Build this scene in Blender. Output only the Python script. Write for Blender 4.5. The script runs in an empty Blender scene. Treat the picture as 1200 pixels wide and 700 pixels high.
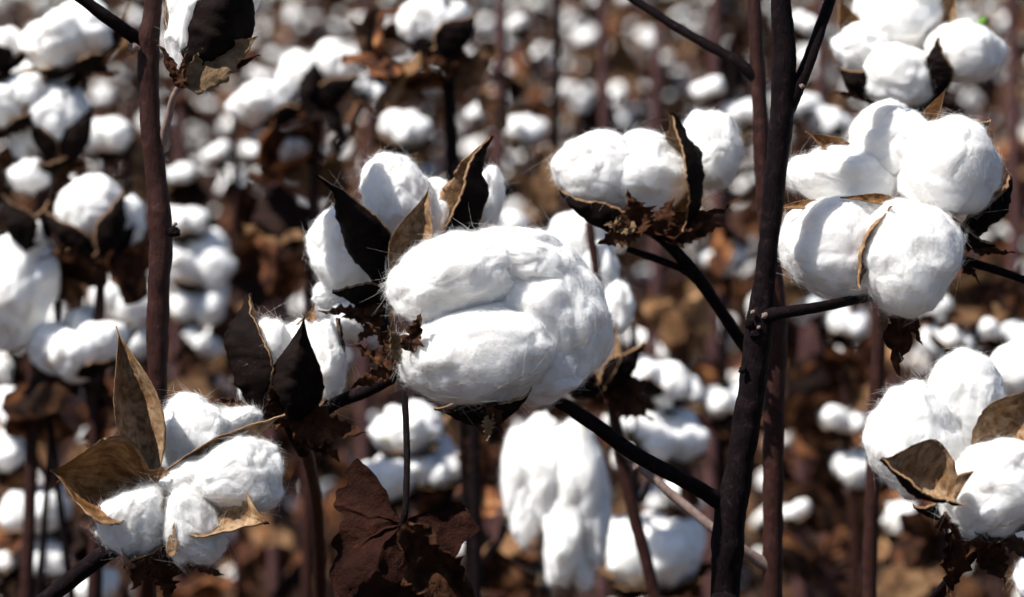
import bpy, bmesh, math, random
import numpy as np
from mathutils import Vector, Matrix, Euler

R = math.radians
sc = bpy.context.scene
col = sc.collection
rng = np.random.default_rng(11)
random.seed(11)

# ------------------------------------------------------------------ camera frame
CAM = np.array([0.0, 0.0, 1.25])
PITCH = R(7.5)
AX = np.array([1.0, 0, 0])
AU = np.array([0.0, math.sin(PITCH), math.cos(PITCH)])       # up of the view
AC = np.array([0.0, -math.cos(PITCH), math.sin(PITCH)])      # towards the viewer
LENS, SENS = 100.0, 36.0
PX = SENS / LENS / 1200.0                                     # metres per pixel at 1 m


def at(px, py, d):
    return CAM + AX * ((px - 600) * PX * d) + AU * ((350 - py) * PX * d) - AC * d


def cv(v):
    v = np.asarray(v, float)
    w = AX * v[0] + AU * v[1] + AC * v[2]
    return w / np.linalg.norm(w)


def norm(v):
    return v / max(np.linalg.norm(v), 1e-9)


# ------------------------------------------------------------------ noise
_perm = np.random.default_rng(5).permutation(256)
_perm = np.concatenate([_perm, _perm, _perm])
_g = np.random.default_rng(6).normal(size=(256, 3))
_g /= np.linalg.norm(_g, axis=1, keepdims=True)


def pn(P, off=0.0):
    P = np.asarray(P, float) + np.array([off * 1.37 + 100.0, off * 2.11 + 100.0, off * 0.73 + 100.0])
    I = np.floor(P).astype(int)
    F = P - I
    I = I & 255
    W = F * F * F * (F * (F * 6 - 15) + 10)
    out = 0
    for dx in (0, 1):
        for dy in (0, 1):
            for dz in (0, 1):
                h = _perm[_perm[_perm[I[:, 0] + dx] + I[:, 1] + dy] + I[:, 2] + dz]
                d = (_g[h] * (F - np.array([dx, dy, dz]))).sum(1)
                w = (W[:, 0] if dx else 1 - W[:, 0]) * (W[:, 1] if dy else 1 - W[:, 1]) * (W[:, 2] if dz else 1 - W[:, 2])
                out = out + d * w
    return out * 1.6


# ------------------------------------------------------------------ materials
def nodes(name):
    m = bpy.data.materials.new(name)
    m.use_nodes = True
    nt = m.node_tree
    b = nt.nodes['Principled BSDF']
    return m, nt, b


def ramp(nt, fac, stops):
    r = nt.nodes.new('ShaderNodeValToRGB')
    el = r.color_ramp.elements
    while len(el) < len(stops):
        el.new(0.5)
    for e, (p, c) in zip(el, stops):
        e.position = p
        e.color = (*c, 1)
    nt.links.new(fac, r.inputs[0])
    return r.outputs[0]


def noise(nt, scale, detail=4, vec=None, rough=0.6, dist=0.0):
    n = nt.nodes.new('ShaderNodeTexNoise')
    n.inputs['Scale'].default_value = scale
    n.inputs['Detail'].default_value = detail
    n.inputs['Roughness'].default_value = rough
    n.inputs['Distortion'].default_value = dist
    if vec is None:
        tc = nt.nodes.new('ShaderNodeTexCoord')
        vec = tc.outputs['Object']
    nt.links.new(vec, n.inputs['Vector'])
    return n.outputs['Fac']


def bump(nt, b, h, strength, dist):
    u = nt.nodes.new('ShaderNodeBump')
    u.inputs['Strength'].default_value = strength
    u.inputs['Distance'].default_value = dist
    nt.links.new(h, u.inputs['Height'])
    nt.links.new(u.outputs[0], b.inputs['Normal'])


def stretch(nt, s):
    tc = nt.nodes.new('ShaderNodeTexCoord')
    mp = nt.nodes.new('ShaderNodeMapping')
    mp.inputs['Scale'].default_value = s
    nt.links.new(tc.outputs['Object'], mp.inputs['Vector'])
    return mp.outputs[0]


def mat_lint(name, sss=0.6, fine=True):
    m, nt, b = nodes(name)
    c = ramp(nt, noise(nt, 45, 3), [(0.28, (0.84, 0.79, 0.69)), (0.42, (0.91, 0.90, 0.88)), (1, (0.93, 0.925, 0.91))])
    nt.links.new(c, b.inputs['Base Color'])
    b.inputs['Roughness'].default_value = 1.0
    b.inputs['Specular IOR Level'].default_value = 0.05
    if sss:
        b.inputs['Subsurface Weight'].default_value = sss
        b.inputs['Subsurface Radius'].default_value = (1.0, 0.9, 0.8)
        b.inputs['Subsurface Scale'].default_value = 0.011
    if fine:
        n1 = noise(nt, 900, 6, stretch(nt, (1, 0.25, 0.6)), 0.65, 1.2)
        bump(nt, b, n1, 0.35, 0.0004)
    return m


def mat_sheet(name, stops, scale=60, trans=0.0, rough=0.7, bstr=0.6, bdist=0.001, rand=0.0, vein=None):
    m, nt, b = nodes(name)
    n1 = noise(nt, scale, 6, None, 0.68, 0.6)
    c = ramp(nt, n1, stops)
    if rand:
        oi = nt.nodes.new('ShaderNodeObjectInfo')
        hv = nt.nodes.new('ShaderNodeHueSaturation')
        mr = nt.nodes.new('ShaderNodeMapRange')
        mr.inputs['To Min'].default_value = 1 - rand
        mr.inputs['To Max'].default_value = 1 + rand
        nt.links.new(oi.outputs['Random'], mr.inputs['Value'])
        nt.links.new(mr.outputs[0], hv.inputs['Value'])
        nt.links.new(c, hv.inputs['Color'])
        c = hv.outputs[0]
    nt.links.new(c, b.inputs['Base Color'])
    b.inputs['Roughness'].default_value = rough
    b.inputs['Specular IOR Level'].default_value = 0.15
    h = noise(nt, scale * 4, 5, stretch(nt, vein) if vein else None, 0.7)
    bump(nt, b, h, bstr, bdist)
    if trans:
        t = nt.nodes.new('ShaderNodeBsdfTranslucent')
        nt.links.new(c, t.inputs['Color'])
        mx = nt.nodes.new('ShaderNodeMixShader')
        mx.inputs[0].default_value = trans
        nt.links.new(b.outputs[0], mx.inputs[1])
        nt.links.new(t.outputs[0], mx.inputs[2])
        nt.links.new(mx.outputs[0], nt.nodes['Material Output'].inputs['Surface'])
    return m


M = {}
M['lint'] = mat_lint('lint_white')
def stripe_sheet(m, su, sv, amount):
    """fine transverse veins of a papery pod wall, following its own length"""
    nt = m.node_tree
    a = nt.nodes.new('ShaderNodeAttribute'); a.attribute_name = 'bur_uv'
    mp = nt.nodes.new('ShaderNodeMapping'); mp.inputs['Scale'].default_value = (su, sv, 1)
    nt.links.new(a.outputs['Vector'], mp.inputs['Vector'])
    n = noise(nt, 1.0, 4, mp.outputs[0], 0.6, 0.5)
    b = nt.nodes['Principled BSDF']
    src = b.inputs['Base Color'].links[0].from_socket
    mx = nt.nodes.new('ShaderNodeMixRGB'); mx.blend_type = 'MULTIPLY'; mx.inputs[0].default_value = amount
    r = ramp(nt, n, [(0.36, (0.18, 0.11, 0.07)), (0.5, (0.75, 0.66, 0.55)), (0.62, (1, 1, 1))])
    nt.links.new(src, mx.inputs[1]); nt.links.new(r, mx.inputs[2])
    nt.links.new(mx.outputs[0], b.inputs['Base Color'])




def mat_fibre():
    m, nt, b = nodes('lint_fibre')
    d = nt.nodes.new('ShaderNodeBsdfDiffuse'); d.inputs['Color'].default_value = (0.93, 0.925, 0.91, 1)
    t = nt.nodes.new('ShaderNodeBsdfTranslucent'); t.inputs['Color'].default_value = (0.93, 0.925, 0.91, 1)
    mx = nt.nodes.new('ShaderNodeMixShader'); mx.inputs[0].default_value = 0.5
    nt.links.new(d.outputs[0], mx.inputs[1]); nt.links.new(t.outputs[0], mx.inputs[2])
    nt.links.new(mx.outputs[0], nt.nodes['Material Output'].inputs['Surface'])
    return m


M['fibre'] = mat_fibre()
M['lint_far'] = mat_lint('lint_white_distant', 0.0, False)
M['bur_in'] = mat_sheet('bur_inner_papery', [(0.25, (0.10, 0.055, 0.025)), (0.42, (0.33, 0.20, 0.105)), (0.62, (0.52, 0.38, 0.25)), (0.85, (0.58, 0.48, 0.34))], 70, 0.22, 0.6, 0.8, 0.0012, 0, (1, 1, 0.3))
M['bur_amber'] = mat_sheet('bur_inner_amber', [(0.25, (0.06, 0.025, 0.01)), (0.45, (0.25, 0.12, 0.045)), (0.65, (0.42, 0.25, 0.11)), (0.85, (0.50, 0.36, 0.2))], 70, 0.25, 0.6, 0.8, 0.0012, 0, (1, 1, 0.3))
M['bur_out'] = mat_sheet('bur_outer_dark', [(0.3, (0.004, 0.0028, 0.0025)), (0.6, (0.010, 0.006, 0.005)), (0.85, (0.035, 0.018, 0.012))], 120, 0, 0.7, 0.5, 0.0008)
M['bur_rim'] = mat_sheet('bur_rim_brown', [(0.3, (0.10, 0.05, 0.025)), (0.7, (0.36, 0.22, 0.12))], 200, 0, 0.7, 0.5, 0.0006)
M['bract'] = mat_sheet('bract_dry_brown', [(0.3, (0.018, 0.008, 0.005)), (0.55, (0.07, 0.03, 0.016)), (0.8, (0.19, 0.09, 0.045))], 90, 0.15, 0.75, 0.9, 0.0014)
M['bract_tan'] = mat_sheet('bract_dry_tan', [(0.25, (0.08, 0.045, 0.022)), (0.55, (0.24, 0.155, 0.085)), (0.85, (0.36, 0.26, 0.16))], 110, 0.15, 0.75, 0.9, 0.0014)
M['leaf'] = mat_sheet('leaf_dead', [(0.25, (0.03, 0.013, 0.007)), (0.5, (0.10, 0.043, 0.018)), (0.8, (0.24, 0.12, 0.055))], 50, 0.2, 0.8, 0.9, 0.002, 0.5)
M['leaf_dark'] = mat_sheet('leaf_dead_dark', [(0.3, (0.010, 0.004, 0.003)), (0.6, (0.028, 0.010, 0.007)), (0.85, (0.11, 0.045, 0.024))], 60, 0.08, 0.7, 1.0, 0.002)
M['bark'] = mat_sheet('bark_dark_brown', [(0.3, (0.004, 0.0027, 0.003)), (0.58, (0.010, 0.006, 0.007)), (0.76, (0.040, 0.022, 0.027)), (0.88, (0.17, 0.12, 0.12))], 260, 0, 0.6, 0.9, 0.0012, 0, (1, 1, 0.15))
M['bark_red'] = mat_sheet('bark_reddish', [(0.3, (0.014, 0.005, 0.004)), (0.6, (0.040, 0.014, 0.011)), (0.85, (0.11, 0.048, 0.04))], 240, 0, 0.55, 0.8, 0.0010, 0, (1, 1, 0.15))
M['bark_pale'] = mat_sheet('bark_pale_twig', [(0.3, (0.13, 0.085, 0.075)), (0.7, (0.30, 0.22, 0.19))], 240, 0, 0.6, 0.8, 0.0008, 0, (1, 1, 0.2))
M['leaf_field'] = mat_sheet('leaf_dead_field', [(0.36, (0.008, 0.003, 0.002)), (0.48, (0.055, 0.020, 0.009)), (0.57, (0.18, 0.07, 0.027)), (0.69, (0.52, 0.27, 0.12))], 24, 0.2, 0.8, 0.9, 0.002, 0.75)
M['bark_field'] = mat_sheet('bark_field_stalk', [(0.3, (0.06, 0.032, 0.03)), (0.7, (0.17, 0.10, 0.092))], 200, 0, 0.6, 0.6, 0.001)
M['bark_mauve'] = mat_sheet('bark_mauve_stalk', [(0.3, (0.045, 0.018, 0.018)), (0.7, (0.12, 0.058, 0.056))], 200, 0, 0.6, 0.6, 0.001)
M['leaf_tan'] = mat_sheet('leaf_dead_tan', [(0.3, (0.05, 0.026, 0.014)), (0.5, (0.20, 0.105, 0.05)), (0.7, (0.48, 0.30, 0.16))], 26, 0.2, 0.8, 0.9, 0.002, 0.5)
M['leaf_black'] = mat_sheet('leaf_dead_black', [(0.3, (0.006, 0.003, 0.0025)), (0.7, (0.035, 0.015, 0.010))], 40, 0.05, 0.8, 0.9, 0.002, 0.5)
KINDS = ['leaf_tan', 'leaf_black', 'leaf_field', 'leaf_field', 'leaf_field']
M['soil'] = mat_sheet('soil_brown', [(0.3, (0.022, 0.012, 0.008)), (0.6, (0.055, 0.032, 0.02)), (0.85, (0.11, 0.07, 0.045))], 6, 0, 0.95, 1.0, 0.03)
M['green'] = mat_sheet('bud_green', [(0.3, (0.10, 0.2, 0.03)), (0.8, (0.2, 0.36, 0.06))], 90, 0.1)


stripe_sheet(M['bur_in'], 16, 3, 0.75)
stripe_sheet(M['bur_amber'], 5, 9, 0.75)


for k_ in ('bur_out', 'bark', 'leaf_dark', 'bract'):
    M[k_].node_tree.nodes['Principled BSDF'].inputs['Specular IOR Level'].default_value = 0.04


# ------------------------------------------------------------------ mesh collector
class MB:
    def __init__(s):
        s.V, s.F, s.MI, s.n = [], [], [], 0
        s.A = []

    def add(s, V, F, mi=0, A=None):
        V = np.asarray(V, float)
        s.A.append(np.zeros((len(V), 3)) if A is None else A)
        s.V.append(V)
        for f in F:
            s.F.append(tuple(int(i) + s.n for i in f))
        s.MI += ([mi] * len(F)) if np.isscalar(mi) else list(mi)
        s.n += len(V)

    def mesh(s, name, mats, origin=(0, 0, 0), smooth=True):
        V = np.concatenate(s.V) - np.asarray(origin, float)
        me = bpy.data.meshes.new(name)
        me.from_pydata(V.tolist(), [], s.F)
        me.polygons.foreach_set('material_index', np.array(s.MI, dtype=np.int32))
        me.polygons.foreach_set('use_smooth', np.full(len(s.F), smooth))
        for m in mats:
            me.materials.append(M[m])
        if any(a.any() for a in s.A):
            at_ = me.attributes.new('bur_uv', 'FLOAT_VECTOR', 'POINT')
            at_.data.foreach_set('vector', np.concatenate(s.A).ravel())
        me.update()
        return me


WORLD = {}                                    # object -> world origin of unrotated things


def link(name, data, parent=None, origin=(0, 0, 0)):
    o = bpy.data.objects.new(name, data)
    col.objects.link(o)
    origin = np.asarray(origin, float)
    WORLD[o.name] = origin
    if parent is not None:
        o.parent = parent
        o.location = origin - WORLD[parent.name]
    else:
        o.location = origin
    return o


def tag(o, label=None, cat=None, group=None, kind=None):
    if label: o['label'] = label
    if cat: o['category'] = cat
    if group: o['group'] = group
    if kind: o['kind'] = kind
    return o


_ico = {}


def ico(level):
    if level not in _ico:
        bm = bmesh.new()
        bmesh.ops.create_icosphere(bm, subdivisions=level, radius=1)
        V = np.array([v.co[:] for v in bm.verts])
        F = [tuple(v.index for v in f.verts) for f in bm.faces]
        bm.free()
        _ico[level] = (V, F)
    return _ico[level]


def vnormals(V, F):
    F = np.array(F)
    n = np.cross(V[F[:, 1]] - V[F[:, 0]], V[F[:, 2]] - V[F[:, 0]])
    N = np.zeros_like(V)
    for k in range(3):
        np.add.at(N, F[:, k], n)
    return N / np.maximum(np.linalg.norm(N, axis=1, keepdims=True), 1e-12)


def lint_shape(level, seed, rough=1.0, droop=0.0):
    """unit lock of fluff: lumpy, with soft folds"""
    U, F = ico(level)
    s = seed * 7.31
    U0 = U
    U = U + 0.24 * np.stack([pn(U0 * 1.9, s + 50), pn(U0 * 1.9, s + 61), pn(U0 * 1.9, s + 72)], 1)
    r = 1 + rough * (0.22 * pn(U * 1.15, s) + 0.11 * pn(U * 2.3, s + 3) + 0.030 * pn(U * 5.2, s + 5))
    if level >= 4:
        r += rough * (0.006 * pn(U * 11, s + 8) + 0.004 * pn(U * 23, s + 9))
        c = np.abs(pn(U * 1.6, s + 20))
        r -= rough * (0.075 if level < 5 else 0.04) * np.exp(-(c / 0.09) ** 2)
    if level >= 5:
        st = U * np.array([5, 26, 14])
        r += rough * (0.005 * pn(st, s + 31) + 0.004 * pn(st * 2.3, s + 37))
        r += rough * 0.013 * (0.35 - np.abs(pn(U * 3.1, s + 44)))
    V = U0 * r[:, None]
    if droop:
        V[:, 0] *= 1 + droop * V[:, 1]
    return V, F


def fibres(mb, V, F, n, length, seed, mi=1, width=0.00005, fuzz=False):
    """loose fibres lying on and lifting off the fluff, as thin ribbons"""
    n = int(n * (4.5 if fuzz else 2.0))
    g = np.random.default_rng(seed)
    N = vnormals(V, F)
    Fa = np.array(F)
    fi = g.integers(0, len(Fa), n)
    w = g.dirichlet((1, 1, 1), n)
    tri = Fa[fi]
    P = (V[tri] * w[:, :, None]).sum(1)
    Nn = N[tri[:, 0]]
    sc_ = 38.0
    fl = np.stack([pn(P * sc_, seed % 97 + k * 17) for k in range(3)], 1) * 1.5 + g.normal(size=(n, 3)) * 0.35
    T = fl - (fl * Nn).sum(1, keepdims=True) * Nn
    T /= np.maximum(np.linalg.norm(T, axis=1, keepdims=True), 1e-9)
    L = length * np.where(g.random(n) < 0.05, 1.9, 0.4 + 0.45 * g.random(n))
    lift = 0.10 + 0.30 * g.random(n) ** 4
    if fuzz:
        lift = 0.25 + 0.75 * g.random(n)
    B = np.cross(Nn, T)
    cur = g.normal(size=n) * 1.1
    K = 5
    Rl = 0.42 * np.ptp(V, axis=0).mean()
    pts = []
    for k in range(K):
        s = k / (K - 1)
        p = P + T * (L * s)[:, None] + Nn * (L * lift * s * (1 - 0.35 * s) - 0.0001 - (L * s) ** 2 / (2 * Rl))[:, None] + B * (L * cur * s * s)[:, None]
        pts.append(p)
    Vs, Fs = [], []
    for k in range(K):
        wd = width * (1.0 if k < K - 1 else 0.35)
        side = B * math.cos(k * 0.5) + Nn * math.sin(k * 0.5)
        Vs += [pts[k] - side * wd / 2, pts[k] + side * wd / 2]
    A = np.stack(Vs, 1).reshape(-1, 3)
    base = np.arange(n)[:, None] * (2 * K)
    for k in range(K - 1):
        q = base + np.array([2 * k, 2 * k + 1, 2 * k + 3, 2 * k + 2])
        Fs.append(q)
    mb.add(A, np.concatenate(Fs).tolist(), mi)


def bur_grid(B, T, width, N, bow=0.18, cup=0.45, hook=0.0, seed=0, th=0.0011, teeth=0.0, crumple=0.0, nu=40, nv=19, fat=0.8, mats=(0, 1, 2), twist=0.0):
    """a boat-shaped valve of the dried pod (or a bract): base B, tip T, inner side towards N"""
    g = np.random.default_rng(seed + 101)
    B, T, N = (np.asarray(x, float) for x in (B, T, N))
    A = T - B
    L = np.linalg.norm(A)
    a = A / L
    N = norm(N - a * N.dot(a))
    S = np.cross(a, N)
    u = np.linspace(0, 1, nu)
    v = np.linspace(-1, 1, nv)
    if not teeth:
        v = np.sign(v) * np.abs(v) ** 0.75
    prof = np.sin(np.pi * np.clip(u, 0, 1) ** fat) ** (0.85 if teeth else np.where(u ** fat > 0.5, 1.25, 0.85)) * (1 - 0.45 * np.clip(u, 0, 1) ** 3)
    prof = np.maximum(prof, (0.22 if teeth else 0.5) * (1 - u) ** 2 + 0.05 * (1 - u))
    prof[-1] = 0.02
    if teeth:
        saw = np.abs(((u * 7.3 + g.random()) % 1.0) - 0.5) * 2
        prof = prof * (1 - teeth * saw * (u > 0.12))
    half = width / 2 * prof
    uu, vv = np.meshgrid(u, v, indexing='ij')
    hh = half[:, None]
    jag = 1 + (0.015 + 0.35 * teeth) * g.normal(size=(nu, 1)) * (np.abs(vv) > 0.9)
    tw = twist * uu
    x = vv * hh * jag
    z = cup * hh * (vv ** 2) - bow * L * np.sin(np.pi * uu) * 0.8 - hook * L * np.clip(uu - 0.72, 0, 1) ** 2 * 6
    z += 0.05 * hh * np.cos(vv * 9) * (np.abs(vv) < 0.2)
    sx = x * np.cos(tw) - z * np.sin(tw) * 0.0
    P = B + A * uu[..., None] + S * sx[..., None] + N * (z + x * np.sin(tw))[..., None]
    Q = P.reshape(-1, 3)
    k = 1.0 / max(width, 0.004)
    d = pn(Q * k * 2.2, seed) * (0.05 + crumple) + pn(Q * k * 6, seed + 4) * (0.02 + crumple * 0.5)
    if not teeth and nu > 12:
        d = d + 0.035 * pn(np.stack([uu.ravel() * 22, vv.ravel() * 2.2, 0 * uu.ravel()], 1), seed + 2) - 0.05 * np.exp(-(vv.ravel() / 0.1) ** 2)
    Q = Q + N * (d * width)[:, None] + S * (pn(Q * k * 3, seed + 9) * crumple * 0.5 * width)[:, None]
    inner = Q
    outer = Q - N * th
    n = nu * nv
    V = np.concatenate([inner, outer])
    F, MI = [], []
    idx = lambda i, j: i * nv + j
    for i in range(nu - 1):
        for j in range(nv - 1):
            q = (idx(i, j), idx(i + 1, j), idx(i + 1, j + 1), idx(i, j + 1))
            F.append(q); MI.append(mats[2] if j in (0, nv - 2) else mats[0])
            F.append(tuple(n + t for t in q[::-1])); MI.append(mats[1])
    for i in range(nu - 1):
        for j in (0, nv - 1):
            q = (idx(i, j), idx(i + 1, j), n + idx(i + 1, j), n + idx(i, j))
            F.append(q if j else q[::-1]); MI.append(mats[2])
    A2 = np.stack([uu.ravel() + seed * 0.37, vv.ravel(), 0 * uu.ravel()], 1)
    bur_grid.A = np.concatenate([A2, A2])
    return V, F, MI


def leaf_grid(C, N, UP, size, seed, crumple=0.25, fold=0.35, rings=9, seg=40, lobes=3):
    """crumpled palmate dead leaf, petiole at C, blade running along UP"""
    C, N, UP = (np.asarray(x, float) for x in (C, N, UP))
    N = norm(N); UP = norm(UP - N * UP.dot(N)); S = np.cross(UP, N)
    th = np.linspace(-math.pi * 0.70, math.pi * 0.70, seg)
    rad = 0.30 + 0.34 * (1 + np.cos(th)) / 2 + 0.22 * np.abs(np.cos(th * lobes / 2.0)) ** 1.5 + 0.04 * np.sin(th * 11 + seed) + 0.02 * np.sin(th * 23 + seed * 2)
    V = [C]
    for r in range(1, rings + 1):
        f = r / rings
        rr = rad * f * size
        x = np.sin(th) * rr
        y = np.cos(th) * rr
        vein = sum(np.exp(-((th - t_) / 0.06) ** 2) for t_ in (-1.5, -0.75, 0.0, 0.75, 1.5)) * 0.03 * size * (1 - 0.4 * f)
        z = vein - fold * np.abs(x) * 0.9 - 0.25 * y * f + 0.05 * size * np.cos(th * 5) * f
        V.append(C + S * x[:, None] + UP * y[:, None] + N * z[:, None])
    V = np.concatenate([np.array([V[0]])] + V[1:])
    k = 1 / size
    for s, a in ((2.2, 1.0), (5, 0.5), (11, 0.25)):
        dv = np.stack([pn(V * k * s, seed + q * 11) for q in range(3)], 1)
        V = V + dv * (crumple * size * a * 0.35)
    F = []
    for j in range(seg - 1):
        F.append((0, 1 + j, 2 + j))
    for r in range(rings - 1):
        for j in range(seg - 1):
            a = 1 + r * seg + j
            F.append((a, a + seg, a + seg + 1, a + 1))
    return V, F


def catmull(P, n):
    P = np.asarray(P, float)
    if len(P) == 2:
        P = np.stack([P[0], P[0] * 0.66 + P[1] * 0.34, P[0] * 0.33 + P[1] * 0.67, P[1]])
    Q = np.concatenate([[2 * P[0] - P[1]], P, [2 * P[-1] - P[-2]]])
    out = []
    for i in range(len(P) - 1):
        p0, p1, p2, p3 = Q[i:i + 4]
        for t in np.linspace(0, 1, n, endpoint=False):
            out.append(0.5 * (2 * p1 + (p2 - p0) * t + (2 * p0 - 5 * p1 + 4 * p2 - p3) * t * t + (3 * p1 - p0 - 3 * p2 + p3) * t ** 3))
    out.append(P[-1])
    return np.array(out)


def tube(P, rad, n=8, sides=12, seed=0, bumps=0.07, knots=()):
    """tapered, slightly knobbly stalk; rad one radius per given point; knots = [(arc position 0..1, gain)]"""
    P = np.asarray(P, float)
    C = catmull(np.concatenate([P, np.asarray(rad, float)[:, None]], 1), n)
    X, r = C[:, :3], np.maximum(C[:, 3], 1e-4)
    s = np.concatenate([[0], np.cumsum(np.linalg.norm(np.diff(X, axis=0), axis=1))])
    s = s / s[-1]
    for k, gain in knots:
        r = r * (1 + gain * np.exp(-((s - k) / 0.012) ** 2))
    T = np.gradient(X, axis=0)
    T /= np.linalg.norm(T, axis=1, keepdims=True)
    a = norm(np.cross(T[0], [0.31, 0.87, 0.39]))
    V = []
    ang = np.linspace(0, 2 * math.pi, sides, endpoint=False)
    for i in range(len(X)):
        a = norm(a - T[i] * a.dot(T[i]))
        b = np.cross(T[i], a)
        V.append(X[i] + r[i] * (np.cos(ang)[:, None] * a + np.sin(ang)[:, None] * b))
    V = np.concatenate(V)
    cen = np.repeat(X, sides, 0)
    rr = np.repeat(r, sides)
    dn = pn(V / max(r.mean(), 1e-4) * np.array([0.55, 0.55, 0.4]), seed) + 0.5 * pn(V / max(r.mean(), 1e-4) * 1.6, seed + 3)
    V = V + (V - cen) * (bumps * 1.6 * dn)[:, None]
    F = []
    m = len(X)
    for i in range(m - 1):
        for j in range(sides):
            k = (j + 1) % sides
            F.append((i * sides + j, i * sides + k, (i + 1) * sides + k, (i + 1) * sides + j))
    F.append(tuple(range(sides))[::-1])
    F.append(tuple((m - 1) * sides + j for j in range(sides)))
    return V, F


# ------------------------------------------------------------------ hand-built plants
GROUP = 'cotton plants standing in the field'


class Plant:
    def __init__(s, label, base_px, base_py, d, group=GROUP):
        p = at(base_px, base_py, d)
        s.base = np.array([p[0], p[1], 0.0])
        s.d = d
        s.o = link('cotton_plant', None, None, s.base)
        tag(s.o, label, 'cotton plant', group)
        s.seed = int(abs(p[0] * 977 + p[1] * 331) * 10) % 1000

    def stalk(s, name, pts, widths, mat, knots=(), d=None, ground=False, n=10, bumps=0.06, sides=14):
        """pts = pixels (x, y[, distance]); widths in pixels"""
        d = d or s.d
        P = [at(p[0], p[1], p[2] if len(p) > 2 else d) for p in pts]
        ds = [p[2] if len(p) > 2 else d for p in pts]
        rad = [w * PX * q / 2 for w, q in zip(widths, ds)]
        if ground:
            e = s.base.copy(); e[2] = -0.02
            P.append((P[-1] * 0.5 + e * 0.5)); rad.append(rad[-1] * 1.03)
            P.append(e); rad.append(rad[-2] * 1.1)
        s.seed += 1
        mb = MB()
        mb.add(*tube(P, rad, n, sides, s.seed, bumps, knots))
        return link(name, mb.mesh(name, [mat], P[-1]), s.o, P[-1])

    def boll(s, px, py, dz=0.0, size=26, label=None, d=None):
        return Boll(s, px, py, dz, size, label, d or s.d)

    def bud_scar(s, px, py, size, d=None, mat='bark_pale', seed=0):
        d = d or s.d
        c = at(px, py, d - 0.006)
        V, F = lint_shape(3, 60 + seed, 2.2)
        V = V * np.array([1, 0.7, 0.9]) * size * PX * d / 2
        mb = MB(); mb.add(c + V, F)
        return link('bud_scar', mb.mesh('bud_scar', [mat], c), s.o, c)

    def leaf(s, px, py, dz, size, N, UP, mat='leaf_dark', seed=0, d=None, name='leaf', **k):
        d = d or s.d
        c = at(px, py, d - dz)
        V, F = leaf_grid(c, cv(N), cv(UP), size * PX * d, seed, **k)
        mb = MB(); mb.add(V, F)
        return link(name, mb.mesh(name, [mat], c), s.o, c)


class Boll:
    def __init__(s, plant, px, py, dz, size, label, d):
        s.d = d
        s.pl = plant
        c = at(px, py, d - dz)
        mb = MB()
        V, F = lint_shape(3, int(px) % 50, 1.0)
        mb.add(c + V * size * PX * d / 2 * np.array([1, 1, 0.8]), F)
        s.o = link('cotton_boll', mb.mesh('cotton_boll', ['bract'], c), plant.o, c)
        if label: s.o['label'] = label
        s.k = int(px * 3 + py) % 400

    def p(s, q):
        return at(q[0], q[1], s.d - (q[2] if len(q) > 2 else 0.0))

    def lock(s, px, py, w, h, ang=0, dz=0.0, deep=0.85, level=6, fib=2600, rough=1.0, droop=0.0, flen=0.0044):
        s.k += 1
        V, F = lint_shape(level, s.k, rough, droop)
        sx, sy = w * PX * s.d / 2, h * PX * s.d / 2
        V = V * np.array([sx, sy, deep * (sx + sy) / 2])
        a = R(ang)
        X = AX * math.cos(a) + AU * math.sin(a)
        Y = -AX * math.sin(a) + AU * math.cos(a)
        c = at(px, py, s.d - dz)
        W = c + V[:, :1] * X + V[:, 1:2] * Y + V[:, 2:] * AC
        mb = MB()
        mb.add(W, F)
        if fib:
            fibres(mb, W, F, fib, flen, s.k * 13 + 5)
            fibres(mb, W, F, fib, 0.0021, s.k * 13 + 6, width=0.000045, fuzz=True)
        return link('lint_lock', mb.mesh('lint_lock', ['lint', 'fibre'], c), s.o, c)

    def crumb(s, px, py, dz, size):
        c = at(px, py, s.d - dz)
        V, F = leaf_grid(c, cv((0.1, 0.3, 1)), cv((math.sin(px), 1, 0)), size * PX * s.d, int(px), 0.3, 0.3, 3, 12)
        mb = MB(); mb.add(V, F)
        return link('leaf_crumb', mb.mesh('leaf_crumb', ['bract'], c), s.o, c)

    def bur(s, b, t, w, face, bow=0.18, cup=0.5, hook=0.0, inner='bur_in', outer='bur_out', rim='bur_rim', fat=0.8, twist=0.0, crumple=0.03):
        s.k += 1
        B, T = s.p(b), s.p(t)
        V, F, MI = bur_grid(B, T, w * PX * s.d, cv(face), bow, cup * 1.5, hook, s.k, fat=fat, twist=twist, crumple=crumple)
        mb = MB(); mb.add(V, F, MI, bur_grid.A)
        return link('bur', mb.mesh('bur', [inner, outer, rim], B), s.o, B)

    def bract(s, b, t, w, face=(0, 0.2, 1), mat='bract', bow=0.1, cup=0.3, hook=0.1, teeth=0.45, crumple=0.22, twist=0.6):
        s.k += 1
        B, T = s.p(b), s.p(t)
        V, F, MI = bur_grid(B, T, w * PX * s.d, cv(face), bow, cup, hook, s.k, th=0.0004, teeth=teeth, crumple=crumple, nu=24, nv=9, fat=0.6, mats=(0, 0, 0), twist=twist)
        mb = MB(); mb.add(V, F, MI)
        return link('bract', mb.mesh('bract', [mat], B), s.o, B)


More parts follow.
